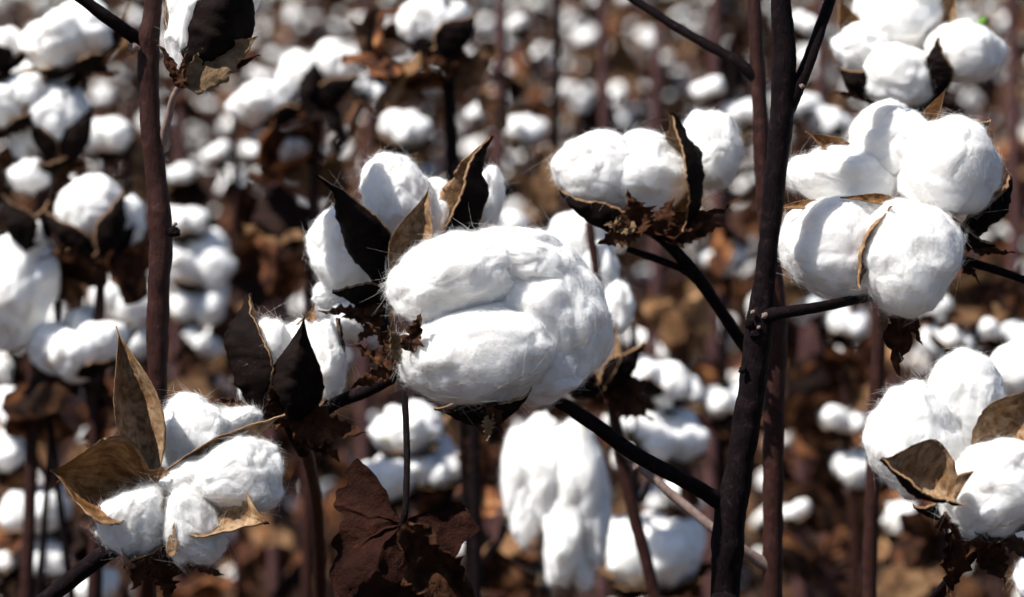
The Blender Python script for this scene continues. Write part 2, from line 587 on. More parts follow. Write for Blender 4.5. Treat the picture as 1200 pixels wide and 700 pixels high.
# ================================================================== foreground: the thick forked plant with the biggest boll
p = Plant('cotton plant with the thick dark forked stem and the biggest, sharpest white boll', 846, 900, 1.20)
p.stalk('stem', [(914, -90), (915, 0), (919, 95), (906, 235), (897, 320), (889, 385), (876, 490), (857, 600), (849, 700), (846, 860)],
        [20, 23, 29, 25, 24, 31, 32, 34, 33, 36], 'bark', [(0.0, 0.1), (0.205, 0.2), (0.415, 0.3), (0.47, 0.15), (0.64, 0.18)], ground=True, n=18, bumps=0.08, sides=20)
p.stalk('branch', [(1010, -90, 1.22), (976, -8, 1.215), (952, 60, 1.205), (936, 100, 1.2), (920, 135, 1.2)], [11, 13, 15, 17, 18], 'bark')
p.stalk('branch', [(1076, 345, 1.262), (1040, 346, 1.245), (1010, 350, 1.225), (960, 360, 1.2), (915, 367, 1.195), (888, 374, 1.2)], [10, 10, 11, 13, 15, 24], 'bark')
p.stalk('branch', [(590, 452, 1.18), (640, 464, 1.18), (690, 493, 1.18), (745, 533, 1.185), (800, 562, 1.19), (842, 588, 1.2), (858, 602, 1.2)], [13, 14, 17, 18, 18, 20, 26], 'bark')
for q in ((896, 370, 8, 0), (884, 392, 12, 1), (870, 434, 9, 2), (940, 101, 6, 3), (878, 380, 11, 4), (889, 384, 5, 0), (882, 366, 6, 0)):
    p.bud_scar(*q[:3], seed=q[3], mat='bark_pale' if q[3] in (0, 3) else 'bark')

b = p.boll(585, 445, -0.01, 60, 'large fluffy open boll with two swollen lobes, sharp in the middle', 1.18)
b.lock(634, 362, 150, 196, 30, 0.002, 0.78, fib=6500, rough=0.8)
b.lock(688, 380, 54, 46, -20, 0.004, 0.8, fib=1500, rough=1.0)
b.lock(640, 432, 104, 76, 24, 0.010, 0.8, fib=2600, rough=0.9)
b.lock(530, 326, 150, 102, 16, 0.016, 0.85, fib=5500, rough=0.7)
b.lock(604, 306, 140, 76, -10, 0.008, 0.85, fib=3000, rough=0.8)
b.lock(560, 416, 176, 118, 3, 0.022, 0.72, fib=6500, rough=0.6)
b.bur((552, 478, 0.010), (622, 462, 0.034), 40, (0.1, 0.8, -0.3), 0.25, 0.5, -0.2)
b.bur((600, 474, -0.02), (508, 478, -0.012), 52, (0, 0.5, -0.9), 0.25, 0.5)
b.bract((575, 472, 0.03), (590, 508, 0.03), 24, (0.3, 0, 1), 'bract', hook=0.5)
b.bract((574, 482, 0.03), (568, 522, 0.03), 16, (-0.5, 0, 1), 'bract_tan', hook=0.6)
b.bract((478, 412, 0.034), (494, 364, 0.040), 28, (-0.3, 0.1, 1), 'bract', hook=0.3)
b.bract((474, 422, 0.022), (436, 378, 0.026), 30, (0.1, 0.4, 1), 'bract', hook=0.4)
b.bract((474, 425, 0.028), (458, 382, 0.034), 26, (0.5, 0.4, 1), 'bract_tan', hook=0.3)
b.bract((468, 430, 0.02), (408, 398, 0.02), 24, (0.1, 0.6, 1), 'bract', hook=0.5)
b.bract((468, 428, 0.018), (408, 455, 0.018), 26, (0.4, 0.4, 1), 'bract', hook=0.3)

b = p.boll(1078, 335, -0.025, 60, 'five-lobed fully open boll on a short side branch', 1.235)
b.lock(1046, 172, 104, 106, 10, -0.006, 0.85, fib=2600, rough=0.8)
b.lock(992, 207, 132, 68, -6, -0.002, 0.8, fib=2600, rough=0.7)
b.lock(1111, 197, 114, 116, -15, 0.012, 0.85, fib=3200, rough=0.6)
b.lock(981, 290, 130, 116, 0, 0.012, 0.8, fib=3200, rough=0.6)
b.lock(1065, 301, 116, 132, 0, 0.024, 0.8, fib=3400, rough=0.6)
b.bur((1085, 270, 0.006), (1168, 282, 0.016), 46, (-0.2, 0.8, -0.3), 0.15, 0.5)
b.bur((1120, 285, -0.01), (1182, 205, -0.004), 60, (-0.8, 0.2, -0.2), 0.25, 0.5)
b.bur((1078, 160, -0.004), (1108, 104, 0.012), 20, (-0.3, 0, 1), 0.05, 0.5, inner='bur_amber', outer='bur_rim')
b.bur((1100, 175, -0.012), (1160, 140, -0.012), 62, (-0.2, -0.6, 0.6), -0.2, 0.4)
b.bur((1012, 190, 0.0), (944, 153, 0.004), 26, (0.2, 0.4, 0.9), 0.1, 0.5, inner='bur_amber')
b.bur((980, 240, 0.018), (906, 243, 0.014), 12, (0, 0.6, 1), 0.0, 0.5, inner='bur_amber', outer='bur_rim')
b.bur((1066, 244, 0.02), (985, 231, 0.022), 14, (0, 0.6, 1), -0.08, 0.5, inner='bur_amber', outer='bur_rim')
b.bur((1046, 244, 0.030), (1008, 338, 0.034), 34, (0.8, 0.0, 0.7), 0.2, 0.5, inner='bur_amber', outer='bur_rim')
b.bract((1058, 355, 0.0), (1050, 442, 0.01), 48, (-0.2, 0.1, 1), 'bract', crumple=0.3)
b.bract((1066, 355, 0.008), (1080, 405, 0.012), 26, (0.4, 0.1, 1), 'bract')
b.bract((1040, 355, 0.004), (1032, 395, 0.012), 16, (-0.4, 0.1, 1), 'bract_tan')
b.bract((1125, 285, 0.0), (1190, 296, 0.004), 26, (0, 0.6, 1), 'bract')
b.bract((1120, 300, 0.0), (1150, 330, 0.004), 22, (0.3, 0.3, 1), 'bract')
p.stalk('branch', [(1100, 300, 1.25), (1130, 306, 1.245), (1165, 316, 1.245), (1230, 338, 1.25)], [12, 11, 10, 9], 'bark')

# ================================================================== thinner stem behind it, with the tilted boll
p = Plant('cotton plant with the thinner straight stem just behind the thick forked one', 905, 900, 1.31)
p.stalk('stem', [(878, -90), (884, 0), (889, 110), (898, 250), (910, 370), (907, 480), (906, 600), (905, 720), (905, 860)],
        [15, 16, 18, 21, 24, 25, 24, 24, 25], 'bark_red', ground=True, n=12, bumps=0.07)
p.stalk('branch', [(690, -40, 1.33), (735, -6, 1.33), (800, 36, 1.32), (866, 74, 1.31), (892, 100, 1.31)], [9, 10, 11, 13, 12], 'bark')
p.stalk('branch', [(762, 268, 1.30), (785, 288, 1.30), (815, 322, 1.30), (845, 365, 1.305), (872, 405, 1.31), (910, 452, 1.31)], [15, 14, 15, 14, 15, 18], 'bark')
p.stalk('branch', [(735, 292, 1.295), (770, 304, 1.298), (800, 316, 1.30), (822, 332, 1.303)], [8, 9, 9, 12], 'bark')
p.stalk('branch', [(700, 500, 1.36), (742, 540, 1.32), (800, 590, 1.31), (850, 630, 1.305), (906, 668, 1.31)], [8, 10, 11, 12, 16], 'bark_pale')
for q in ((744, 548, 10, 5), (738, 295, 9, 6)):
    p.bud_scar(*q[:3], seed=q[3], d=1.31)
b = p.boll(770, 262, 0.0, 40, 'three-lobed boll tilted to the side with one curved dark bur', 1.30)
b.lock(702, 200, 102, 92, 10, 0.008, 0.85, fib=2200, rough=0.7)
b.lock(752, 206, 112, 98, -10, 0.004, 0.85, fib=2200, rough=0.7)
b.lock(832, 176, 74, 96, 8, -0.018, 0.9, fib=2000, rough=0.7)
b.bur((808, 262, 0.006), (776, 136, 0.018), 84, (-0.84, 0.1, 0.44), 0.3, 0.7, 0.12)
b.bur((752, 268, 0.012), (658, 218, 0.012), 52, (0.25, 0.75, -0.3), 0.25, 0.5)
b.bract((752, 272, 0.03), (736, 222, 0.032), 46, (0, 0.2, 1), 'bract')
b.bract((770, 272, 0.03), (790, 232, 0.03), 36, (0, 0.2, 1), 'bract')
b.bract((768, 274, 0.02), (874, 228, 0.006), 42, (-0.1, 0.5, 1), 'bract')
b.bract((775, 280, 0.02), (850, 262, 0.01), 38, (-0.1, 0.2, 1), 'bract')
b.bract((752, 268, 0.03), (700, 285, 0.03), 34, (0.1, 0.3, 1), 'bract')
b.bract((745, 268, 0.03), (708, 262, 0.03), 22, (0.1, 0.3, 1), 'bract_tan', hook=0.5)

# ================================================================== left plant: reddish straight stem, star-shaped opened boll
p = Plant('cotton plant with the straight reddish stem and a boll split open like a star', 178, 900, 1.25)
p.stalk('stem', [(184, -90), (180, 0), (174, 60), (176, 140), (185, 230), (188, 285), (185, 380), (184, 480), (176, 600), (172, 700), (172, 860)],
        [22, 22, 26, 24, 26, 28, 23, 23, 24, 24, 26], 'bark_red', [(0.14, 0.18), (0.33, 0.15)], ground=True, n=12, bumps=0.08, sides=20)
p.stalk('branch', [(20, -60, 1.22), (90, -6, 1.235), (130, 24, 1.24), (158, 44, 1.25), (176, 62, 1.25)], [12, 14, 16, 17, 22], 'bark')
p.stalk('branch', [(225, 86, 1.235), (206, 108, 1.24), (198, 135, 1.245), (190, 168, 1.25)], [8, 8, 9, 12], 'bark_pale')
p.stalk('branch', [(190, 640, 1.2), (160, 645, 1.2), (130, 645, 1.2), (60, 698, 1.2), (-60, 790, 1.22)], [14, 18, 22, 20, 20], 'bark')
p.stalk('branch', [(186, 600, 1.2), (182, 645, 1.205), (172, 690, 1.225), (172, 760, 1.25)], [14, 15, 17, 22], 'bark_red')
p.bud_scar(203, 272, 14, mat='bark', seed=1)
p.bud_scar(205, 263, 5, seed=2)
p.bud_scar(157, 56, 13, seed=3)

b = p.boll(182, 585, -0.012, 44, 'boll split wide open like a star, its burs long and tan', 1.18)
b.bur((178, 572, 0.006), (138, 383, 0.012), 58, (0.25, 0.05, 0.95), 0.06, 0.9, 0.12, fat=0.95)
b.bur((183, 570, 0.008), (334, 486, 0.014), 42, (-0.3, -0.55, 0.75), 0.10, 0.7, fat=0.8)
b.bur((182, 578, 0.012), (58, 552, 0.024), 108, (0.25, 0.15, 0.95), 0.2, 0.8, -0.15, inner='bur_amber', fat=1.0)
b.bur((186, 578, 0.012), (314, 612, 0.030), 92, (0.15, 0.35, 0.9), 0.14, 0.5, fat=1.1)
b.bur((184, 596, 0.004), (146, 662, 0.030), 74, (0.1, 0.6, 0.7), 0.2, 0.5)
b.lock(226, 514, 84, 92, -37, -0.010, 0.7, fib=2600, rough=1.0, droop=0.25)
b.lock(275, 559, 80, 106, -82, 0.014, 0.7, fib=3000, rough=0.9, droop=0.38)
b.lock(222, 560, 40, 76, -75, 0.010, 0.7, fib=1500, rough=0.9, droop=0.3)
b.lock(158, 607, 70, 80, 148, 0.020, 0.7, fib=2600, rough=1.0, droop=0.35)
b.lock(224, 614, 62, 92, 196, 0.020, 0.7, fib=2600, rough=1.0, droop=0.4)
b.lock(282, 492, 48, 28, 20, -0.012, 0.8, fib=800, rough=0.9)
b.bract((200, 652, 0.028), (204, 612, 0.03), 14, (0, 0.2, 1), 'bur_rim', teeth=0.1, crumple=0.05)
b.bract((160, 562, -0.01), (98, 520, -0.012), 50, (0, 0.4, 1), 'bract')
b.bract((120, 548, 0.0), (60, 560, 0.012), 22, (0.2, 0.8, 0.7), 'bract', hook=0.7)
b.bract((186, 640, 0.012), (150, 690, 0.014), 50, (-0.2, 0.2, 1), 'bract')
b.bract((190, 640, 0.012), (200, 710, 0.016), 54, (0.2, 0.1, 1), 'bract')
b.bract((196, 640, 0.010), (262, 676, 0.008), 34, (0.2, 0.4, 1), 'bract')
b.bract((190, 630, 0.004), (120, 622, 0.010), 40, (0, 0.5, 1), 'bract')

b = p.boll(222, 84, 0.0, 34, 'half-open boll seen from behind, mostly dark bur', 1.22)
b.lock(226, 10, 66, 150, -6, 0.0, 0.8, fib=1500)
b.lock(262, 0, 80, 140, -16, -0.012, 0.8, fib=0)
b.bur((232, 92, 0.014), (286, -62, 0.012), 92, (-0.1, 0.15, -1), 0.14, 0.6, fat=0.85)
b.bur((214, 88, 0.002), (200, -50, 0.0), 34, (0.7, 0, 0.6), 0.12, 0.5)
b.bract((218, 100, 0.020), (303, 42, 0.016), 52, (0.0, -0.3, 1), 'bract_tan', teeth=0.2, crumple=0.1, hook=0.15)
b.bract((212, 102, 0.018), (188, 48, 0.018), 18, (0.4, 0.1, 1), 'bract', hook=0.6)
b.bract((212, 104, 0.020), (214, 62, 0.024), 20, (-0.4, 0.1, 1), 'bract', hook=0.6)
b.bract((220, 98, 0.018), (306, 62, 0.008), 24, (0, 0.3, 1), 'bract')

# ================================================================== plant behind the middle: two bolls and the dead leaf
p = Plant('cotton plant with a half-closed boll and a dark dead leaf on its bent twig', 374, 900, 1.29)
p.stalk('stem', [(350, 505, 1.27), (362, 540, 1.31), (372, 600, 1.40), (376, 700, 1.48), (378, 860, 1.5)], [13, 14, 14, 14, 15], 'bark_red', ground=True)
p.stalk('branch', [(447, 352, 1.275), (455, 400, 1.25), (470, 433, 1.23), (430, 458, 1.235), (385, 478, 1.245), (352, 520, 1.27)], [11, 13, 14, 15, 15, 18], 'bark')
p.stalk('petiole', [(471, 618, 1.20), (475, 595, 1.20), (477, 540, 1.21), (475, 480, 1.22), (471, 434, 1.23)], [10, 8, 8, 8, 11], 'bark')
p.stalk('branch', [(334, 486, 1.25), (342, 508, 1.255), (356, 530, 1.27)], [14, 12, 15], 'bark')
p.leaf(466, 608, 0.09, 132, (-0.15, 0.30, 0.95), (-0.36, -1, 0.1), 'leaf_dark', 3, crumple=0.22, fold=0.25, rings=18, seg=110, lobes=3)
V_, F_, MI_ = bur_grid(at(476, 610, 1.11), at(560, 712, 1.12), 74 * PX * 1.11, cv((-0.5, 0.2, 0.8)), 0.05, 1.3, 0.1, 77, th=0.0003, teeth=0.3, crumple=0.2, fat=0.7, mats=(0, 0, 0), twist=0.5)
mb = MB(); mb.add(V_, F_, MI_)
link('leaf', mb.mesh('leaf', ['bract'], at(476, 610, 1.11)), p.o, at(476, 610, 1.11))['label'] = 'rolled dry leaf lobe with a pale curled edge'

b = p.boll(447, 355, -0.004, 36, 'bluish shaded boll with two tall pointed dark burs', 1.275)
b.lock(466, 234, 84, 108, 14, -0.004, 0.8, fib=1800, rough=0.9)
b.lock(404, 292, 84, 96, 8, -0.006, 0.75, fib=1500, rough=0.8)
b.lock(568, 236, 42, 80, -8, -0.012, 0.8, fib=800)
b.lock(510, 258, 60, 90, 0, -0.012, 0.8, fib=900)
b.lock(414, 374, 52, 46, 0, -0.010, 0.8, fib=600)
b.lock(385, 345, 40, 30, 0, -0.010, 0.8, fib=400)
b.bur((446, 332, 0.022), (388, 200, 0.024), 62, (0.45, 0.25, -0.75), 0.10, 0.5, 0.35, fat=0.75)
b.bur((452, 352, 0.020), (390, 338, 0.022), 42, (0.1, 0.7, -0.5), 0.20, 0.5)
b.bur((466, 336, 0.032), (503, 220, 0.034), 50, (0.15, 0.15, 1), 0.06, 0.5, 0.1)
b.bur((545, 290, 0.004), (548, 160, 0.012), 72, (-0.9, 0.1, 0.28), 0.2, 0.9, 0.4, fat=0.65)
b.bract((448, 365, 0.018), (400, 372, 0.022), 24, (0, 0.4, 1))
b.bract((448, 372, 0.018), (418, 400, 0.022), 24, (-0.2, 0.4, 1))
b.bract((452, 360, 0.020), (372, 362, 0.020), 22, (0, 0.7, 0.7))

b = p.boll(335, 482, 0.0, 44, 'half-closed boll clasped by tall black burs', 1.25)
b.lock(312, 424, 62, 108, -8, 0.004, 0.8, fib=1300)
b.lock(378, 428, 58, 104, 4, 0.0, 0.8, fib=1300)
b.lock(350, 415, 50, 80, 0, -0.014, 0.8, fib=500)
b.bur((300, 478, 0.012), (302, 344, 0.006), 74, (0.92, 0.1, -0.12), 0.30, 0.9, 0.1)
b.bur((338, 492, 0.022), (358, 370, 0.022), 66, (0.1, 0.1, -1), 0.16, 0.6, fat=0.62)
b.bur((345, 460, -0.02), (366, 358, -0.012), 70, (-0.1, -0.1, 1), 0.0, 0.3, 0.3, inner='bur_amber')
b.bur((372, 484, 0.004), (393, 372, 0.0), 44, (-0.85, 0, 0.4), 0.2, 0.5, inner='bur_amber')
b.bract((340, 494, 0.02), (432, 508, 0.018), 52, (0, 0.25, 1), 'bract', crumple=0.2)
b.bract((345, 500, 0.016), (400, 540, 0.014), 44, (0.2, 0.2, 1), 'bract')
b.bract((330, 494, 0.022), (296, 478, 0.026), 34, (0.1, 0.4, 1), 'bract')
b.bract((328, 490, 0.02), (318, 452, 0.028), 26, (0.1, 0.1, 1), 'bract')
b.bract((315, 480, 0.012), (238, 462, 0.010), 14, (0, 0.6, 1), 'bract', hook=0.6)

# ================================================================== right edge plant
p = Plant('cotton plant at the frame edge below the five-lobed boll, cut off by the frame', 1262, 900, 1.23)
p.stalk('stem', [(1260, -60), (1256, 200), (1252, 450), (1256, 700), (1262, 860)], [20, 22, 24, 25, 26], 'bark', ground=True)
p.stalk('branch', [(1135, 602, 1.148), (1150, 632, 1.155), (1120, 672, 1.17), (1085, 720, 1.22), (1060, 790, 1.23), (1262, 900, 1.23)], [14, 16, 14, 15, 16, 18], 'bark')
b = p.boll(1135, 596, -0.008, 56, 'boll with thick lobes and a grey cupped bur in front', 1.14)
b.lock(1072, 518, 106, 140, 16, 0.0, 0.75, fib=3200, rough=0.7)
b.lock(1134, 471, 92, 126, 6, -0.012, 0.8, fib=2600, rough=0.7)
b.lock(1168, 572, 138, 104, 32, 0.014, 0.7, fib=3200, rough=0.8)
b.bur((1122, 584, 0.032), (1034, 536, 0.038), 84, (0.35, 0.55, 0.75), 0.2, 0.75, fat=1.05)
b.bur((1140, 548, 0.012), (1222, 450, 0.020), 70, (-0.3, -0.25, 0.9), 0.14, 0.5, fat=1.0)
b.bur((1125, 600, 0.0), (1070, 590, 0.01), 40, (0, 0.7, -0.4), 0.2, 0.5)
b.bract((1130, 600, 0.012), (1095, 618, 0.02), 36)
b.bract((1140, 610, 0.016), (1120, 668, 0.018), 54, (-0.1, 0.2, 1))
b.bract((1150, 615, 0.016), (1178, 690, 0.018), 60, (0.2, 0.2, 1))
b.bract((1155, 612, 0.016), (1225, 660, 0.014), 56, (0.1, 0.4, 1))
b.bract((1150, 605, 0.0), (1225, 620, 0.004), 60, (0.1, 0.4, 1))
b.bract((1130, 605, 0.0), (1110, 720, 0.004), 50, (0.1, 0.4, 1))
b = p.boll(1225, 660, 0.0, 30, None, 1.25)
b.lock(1212, 625, 50, 60, 0, 0.0, 0.8, 4, 500)
b.lock(1215, 680, 50, 60, 0, 0.0, 0.8, 4, 500)
b = p.boll(1225, 470, 0.0, 40, None, 1.36)
b.lock(1196, 432, 78, 66, 10, 0.0, 0.8, 4, 600)
b.lock(1240, 440, 78, 76, 10, 0.0, 0.8, 4, 600)

# ================================================================== slightly blurred upper right
p = Plant('cotton plant with a soft-focus boll that has a green speck, above the five-lobed boll', 1020, 900, 1.45)
p.stalk('stem', [(1082, 110), (1062, 200), (1034, 330), (1028, 450), (1022, 580), (1018, 720), (1018, 860)], [12, 14, 15, 17, 17, 18, 19], 'bark_red', ground=True)
b = p.boll(1075, 112, -0.02, 46, 'soft-focus boll with a tiny green speck', 1.44)
b.lock(1052, 15, 104, 96, 10, -0.01, 0.8, 5, 1200, 0.8)
b.lock(1054, 90, 84, 76, 0, 0.008, 0.8, 5, 1200, 0.8)
b.lock(1010, 56, 64, 56, 0, 0.0, 0.8, 5, 800, 0.8)
b.lock(1130, 62, 90, 76, -8, 0.004, 0.8, 5, 1200, 0.8)
b.bur((1098, 110, 0.014), (1100, 44, 0.018), 44, (0.75, 0.1, -0.5), 0.2, 0.5)
b.bur((1030, 120, 0.004), (984, 76, 0.008), 50, (0.4, 0.6, -0.5), 0.2, 0.5)
b.bur((1085, 70, -0.012), (1120, -10, -0.008), 54, (-0.4, 0, 1), 0.1, 0.5)
b.bur((1000, 50, -0.008), (984, 0, 0.0), 30, (0.3, 0, 1), 0.1, 0.5, inner='bur_amber')
for t in ((1020, 132), (1045, 140), (1100, 140), (1130, 128), (975, 108)):
    b.bract((1072, 112, 0.006), (*t, 0.012), 34)
c_ = at(1152, 26, 1.44)
mb = MB(); V, F = lint_shape(2, 3, 1.0); mb.add(c_ + V * 0.0028, F)
o = link('green_speck', mb.mesh('green_speck', ['green'], c_), b.o, c_)
o['label'] = 'tiny green speck on the white lint'

# ================================================================== hanging lint under the big boll
p = Plant('cotton plant with lint hanging in a long loose tuft below the biggest boll', 800, 900, 1.52)
p.stalk('stem', [(690, 260), (700, 330), (712, 440), (722, 500), (742, 600), (765, 690), (795, 860)], [10, 11, 12, 14, 15, 15, 16], 'bark_red', ground=True)
b = p.boll(672, 500, 0.0, 30, 'boll with its lint pulled down into long white tufts', 1.66)
b.lock(606, 556, 36, 110, -4, 0.0, 0.8, 5, 900, 0.8, flen=0.008, droop=0.15)
b.lock(618, 590, 40, 100, -6, 0.002, 0.8, 5, 700, 0.9, flen=0.008, droop=0.15)
b.lock(640, 556, 58, 130, 4, 0.006, 0.8, 5, 1000, 0.75, flen=0.008, droop=0.2)
b.lock(678, 562, 66, 138, 8, 0.010, 0.8, 5, 1200, 0.75, flen=0.008)
b.lock(692, 612, 46, 110, 4, 0.010, 0.8, 5, 900, 0.8, flen=0.008, droop=0.3)
b.lock(662, 626, 54, 124, -6, 0.012, 0.8, 5, 900, 0.9, flen=0.008, droop=0.15)
b.lock(680, 662, 30, 60, 10, 0.012, 0.8, 5, 500, 0.9, flen=0.008, droop=0.2)
b.lock(655, 508, 80, 56, 0, 0.0, 0.8, 4, 600)
b.bract((672, 490, 0.01), (640, 480, 0.02), 30)
b.bract((672, 490, 0.01), (700, 500, 0.02), 34)
b = p.boll(705, 460, 0.0, 34, 'half-open boll with tan bur walls', 1.50)
b.lock(690, 410, 70, 84, 10, 0.0, 0.8, 4, 700)
b.lock(724, 362, 40, 64, 0, -0.004, 0.8, 4, 500)
b.bur((700, 455, 0.014), (722, 378, 0.012), 52, (-0.5, 0.2, 0.8), 0.14, 0.5)
b.bur((705, 460, 0.016), (752, 400, 0.012), 46, (-0.6, 0.3, -0.5), 0.2, 0.5)
b.bur((700, 462, 0.014), (655, 445, 0.016), 50, (0.1, 0.7, -0.5), 0.2, 0.5)
b.bract((715, 460, 0.01), (765, 445, 0.01), 40)
b.bract((712, 462, 0.01), (768, 490, 0.01), 50)
b = p.boll(688, 340, 0.0, 30, None, 1.54)
b.lock(680, 288, 76, 90, 0, 0.0, 0.85, 4, 700)
b.lock(700, 320, 50, 70, 0, 0.01, 0.85, 4, 400)
b.bract((690, 340, 0.0), (735, 330, 0.01), 34)


# ================================================================== template bolls for everything farther back
def ring(nlock, rng_):
    a0 = rng_.random() * 6.28
    return [a0 + 2 * math.pi * k / nlock + rng_.normal() * 0.12 for k in range(nlock)]


def boll_parts(seed, S=0.065):
    """pieces of an open boll of diameter S opening along +Z: [(name, V, F, MI, mats)]"""
    g = np.random.default_rng(seed)
    out = []
    nl = 4 if g.random() < 0.5 else 5
    r = S * 0.5
    for a in ring(nl, g):
        di = np.array([math.cos(a), math.sin(a), 0])
        tilt = 0.45 + 0.3 * g.random()
        L = r * (0.50 + 0.22 * g.random())
        c = di * r * (0.40 + 0.12 * g.random()) + np.array([0, 0, r * (0.50 + 0.3 * g.random())])
        out.append(('lint_lock', c, di, L, tilt, a))
    return out, g, r


def lock_mesh(level, spec, seed, r, fib=0):
    _, c, di, L, tilt, a = spec
    V, F = lint_shape(level, seed, 0.85)
    X = di * math.cos(tilt) + np.array([0, 0, math.sin(tilt)])
    Y = np.cross([0, 0, 1], di)
    Z = np.cross(X, Y)
    g = np.random.default_rng(seed)
    W = c + V[:, :1] * X * L * (1.05 + 0.25 * g.random()) + V[:, 1:2] * Y * L * 0.86 + V[:, 2:] * Z * L * 0.9
    return W, F


def bur_of(spec, seed, r, nu=12, nv=7):
    _, c, di, L, tilt, a = spec
    g = np.random.default_rng(seed + 7)
    a2 = a + 0.32 + g.normal() * 0.15
    d2 = np.array([math.cos(a2), math.sin(a2), 0])
    B = d2 * r * 0.12 + np.array([0, 0, -r * 0.05])
    T = d2 * r * (1.2 + 0.25 * g.random()) + np.array([0, 0, r * (0.35 + 0.75 * g.random())])
    N = -d2 * 0.5 + np.array([0, 0, 1.0])
    return bur_grid(B, T, r * 1.25, N, 0.22, 0.5, 0.1, seed, nu=nu, nv=nv)


def bract_of(k, seed, r, nu=14):
    g = np.random.default_rng(seed * 5 + k)
    a = 2.1 * k + g.random()
    d2 = np.array([math.cos(a), math.sin(a), 0])
    B = d2 * r * 0.08 + np.array([0, 0, -r * 0.1])
    T = d2 * r * (0.8 + 0.5 * g.random()) + np.array([0, 0, r * (0.5 * g.random() - 0.45)])
    return bur_grid(B, T, r * 0.7, np.array([0, 0, 1.0]) + d2 * 0.1, 0.1, 0.3, 0.1, seed + k, th=0.0004, teeth=0.4, crumple=0.22, nu=nu, nv=7, fat=0.6, mats=(0, 0, 0), twist=0.6)


class TBoll:
    """near template: mesh data of each piece, instanced as parts + sub-parts"""
    def __init__(s, seed):
        specs, g, r = boll_parts(seed)
        mb = MB(); V, F = lint_shape(2, seed, 0.8); mb.add(V * r * 0.22 + np.array([0, 0, -r * 0.05]), F)
        s.core = mb.mesh('boll_core', ['bract'])
        s.kids = []
        for i, sp in enumerate(specs):
            W, F = lock_mesh(4, sp, seed * 10 + i, r)
            mb = MB(); mb.add(W, F)
            fibres(mb, W, F, 350, 0.006, seed * 31 + i)
            s.kids.append(('lint_lock', mb.mesh('lint_lock', ['lint', 'fibre'])))
            V, F, MI = bur_of(sp, seed * 10 + i, r)
            mb = MB(); mb.add(V, F, MI, bur_grid.A)
            s.kids.append(('bur', mb.mesh('bur', ['bur_in' if i % 2 else 'bur_amber', 'bur_out', 'bur_rim'])))
        for k in range(3):
            V, F, MI = bract_of(k, seed, r)
            mb = MB(); mb.add(V, F, MI)
            s.kids.append(('bract', mb.mesh('bract', ['bract'])))

    def place(s, parent, pos, dir_, roll, scale):
        o = bpy.data.objects.new('cotton_boll', s.core)
        col.objects.link(o)
        o.parent = parent
        q = Vector(dir_).to_track_quat('Z', 'Y')
        o.rotation_mode = 'QUATERNION'
        from mathutils import Quaternion
        o.rotation_quaternion = q @ Quaternion((0, 0, 1), roll)
        o.location = pos
        o.scale = (scale,) * 3
        for n_, me in s.kids:
            c = bpy.data.objects.new(n_, me)
            col.objects.link(c)
            c.parent = o
        return o


def far_boll_mb(seed, level=2, mb=None, X=None, scale=1.0):
    """single-mesh boll; slots: 0 lint, 1 bur inner, 2 bur outer, 3 bract"""
    specs, g, r = boll_parts(seed)
    own = mb is None
    mb = mb or MB()
    f = (lambda V: V) if X is None else (lambda V: (V * scale) @ X[0].T + X[1])
    for i, sp in enumerate(specs):
        W, F = lock_mesh(level, sp, seed * 10 + i, r)
        mb.add(f(W), F, 0)
        nu, nv = (8, 5) if level >= 2 else (5, 3)
        V, F, MI = bur_of(sp, seed * 10 + i, r, nu, nv)
        mb.add(f(V), F, [{0: 1, 1: 2, 2: 2}[m] for m in MI])
    for k in range(3):
        V, F, MI = bract_of(k, seed, r, 6)
        mb.add(f(V), F, 3)
    return mb


BOLL_MATS = ['lint_far', 'bur_amber', 'bur_out', 'bract']
TB = [TBoll(100 + i) for i in range(6)]
FB = [far_boll_mb(200 + i, 3).mesh('cotton_boll', BOLL_MATS) for i in range(6)]
LEAFM = []
for i in range(5):
    V, F = leaf_grid((0, 0, 0), (0, 0, 1), (0, 1, 0), 0.075, 40 + i, 0.34, 0.5, 6, 26)
    mb = MB(); mb.add(V, F)
    LEAFM.append(mb.mesh('leaf', [KINDS[i]]))


def place_leaf(parent, pos, g, scale=1.0):
    o = bpy.data.objects.new('leaf', LEAFM[g.integers(0, 5)])
    col.objects.link(o)
    o.parent = parent
    o.location = pos
    o.rotation_euler = Euler((g.normal() * 0.9 - 0.9, g.normal() * 0.8, g.random() * 6.28))
    o.scale = (scale,) * 3
    return o


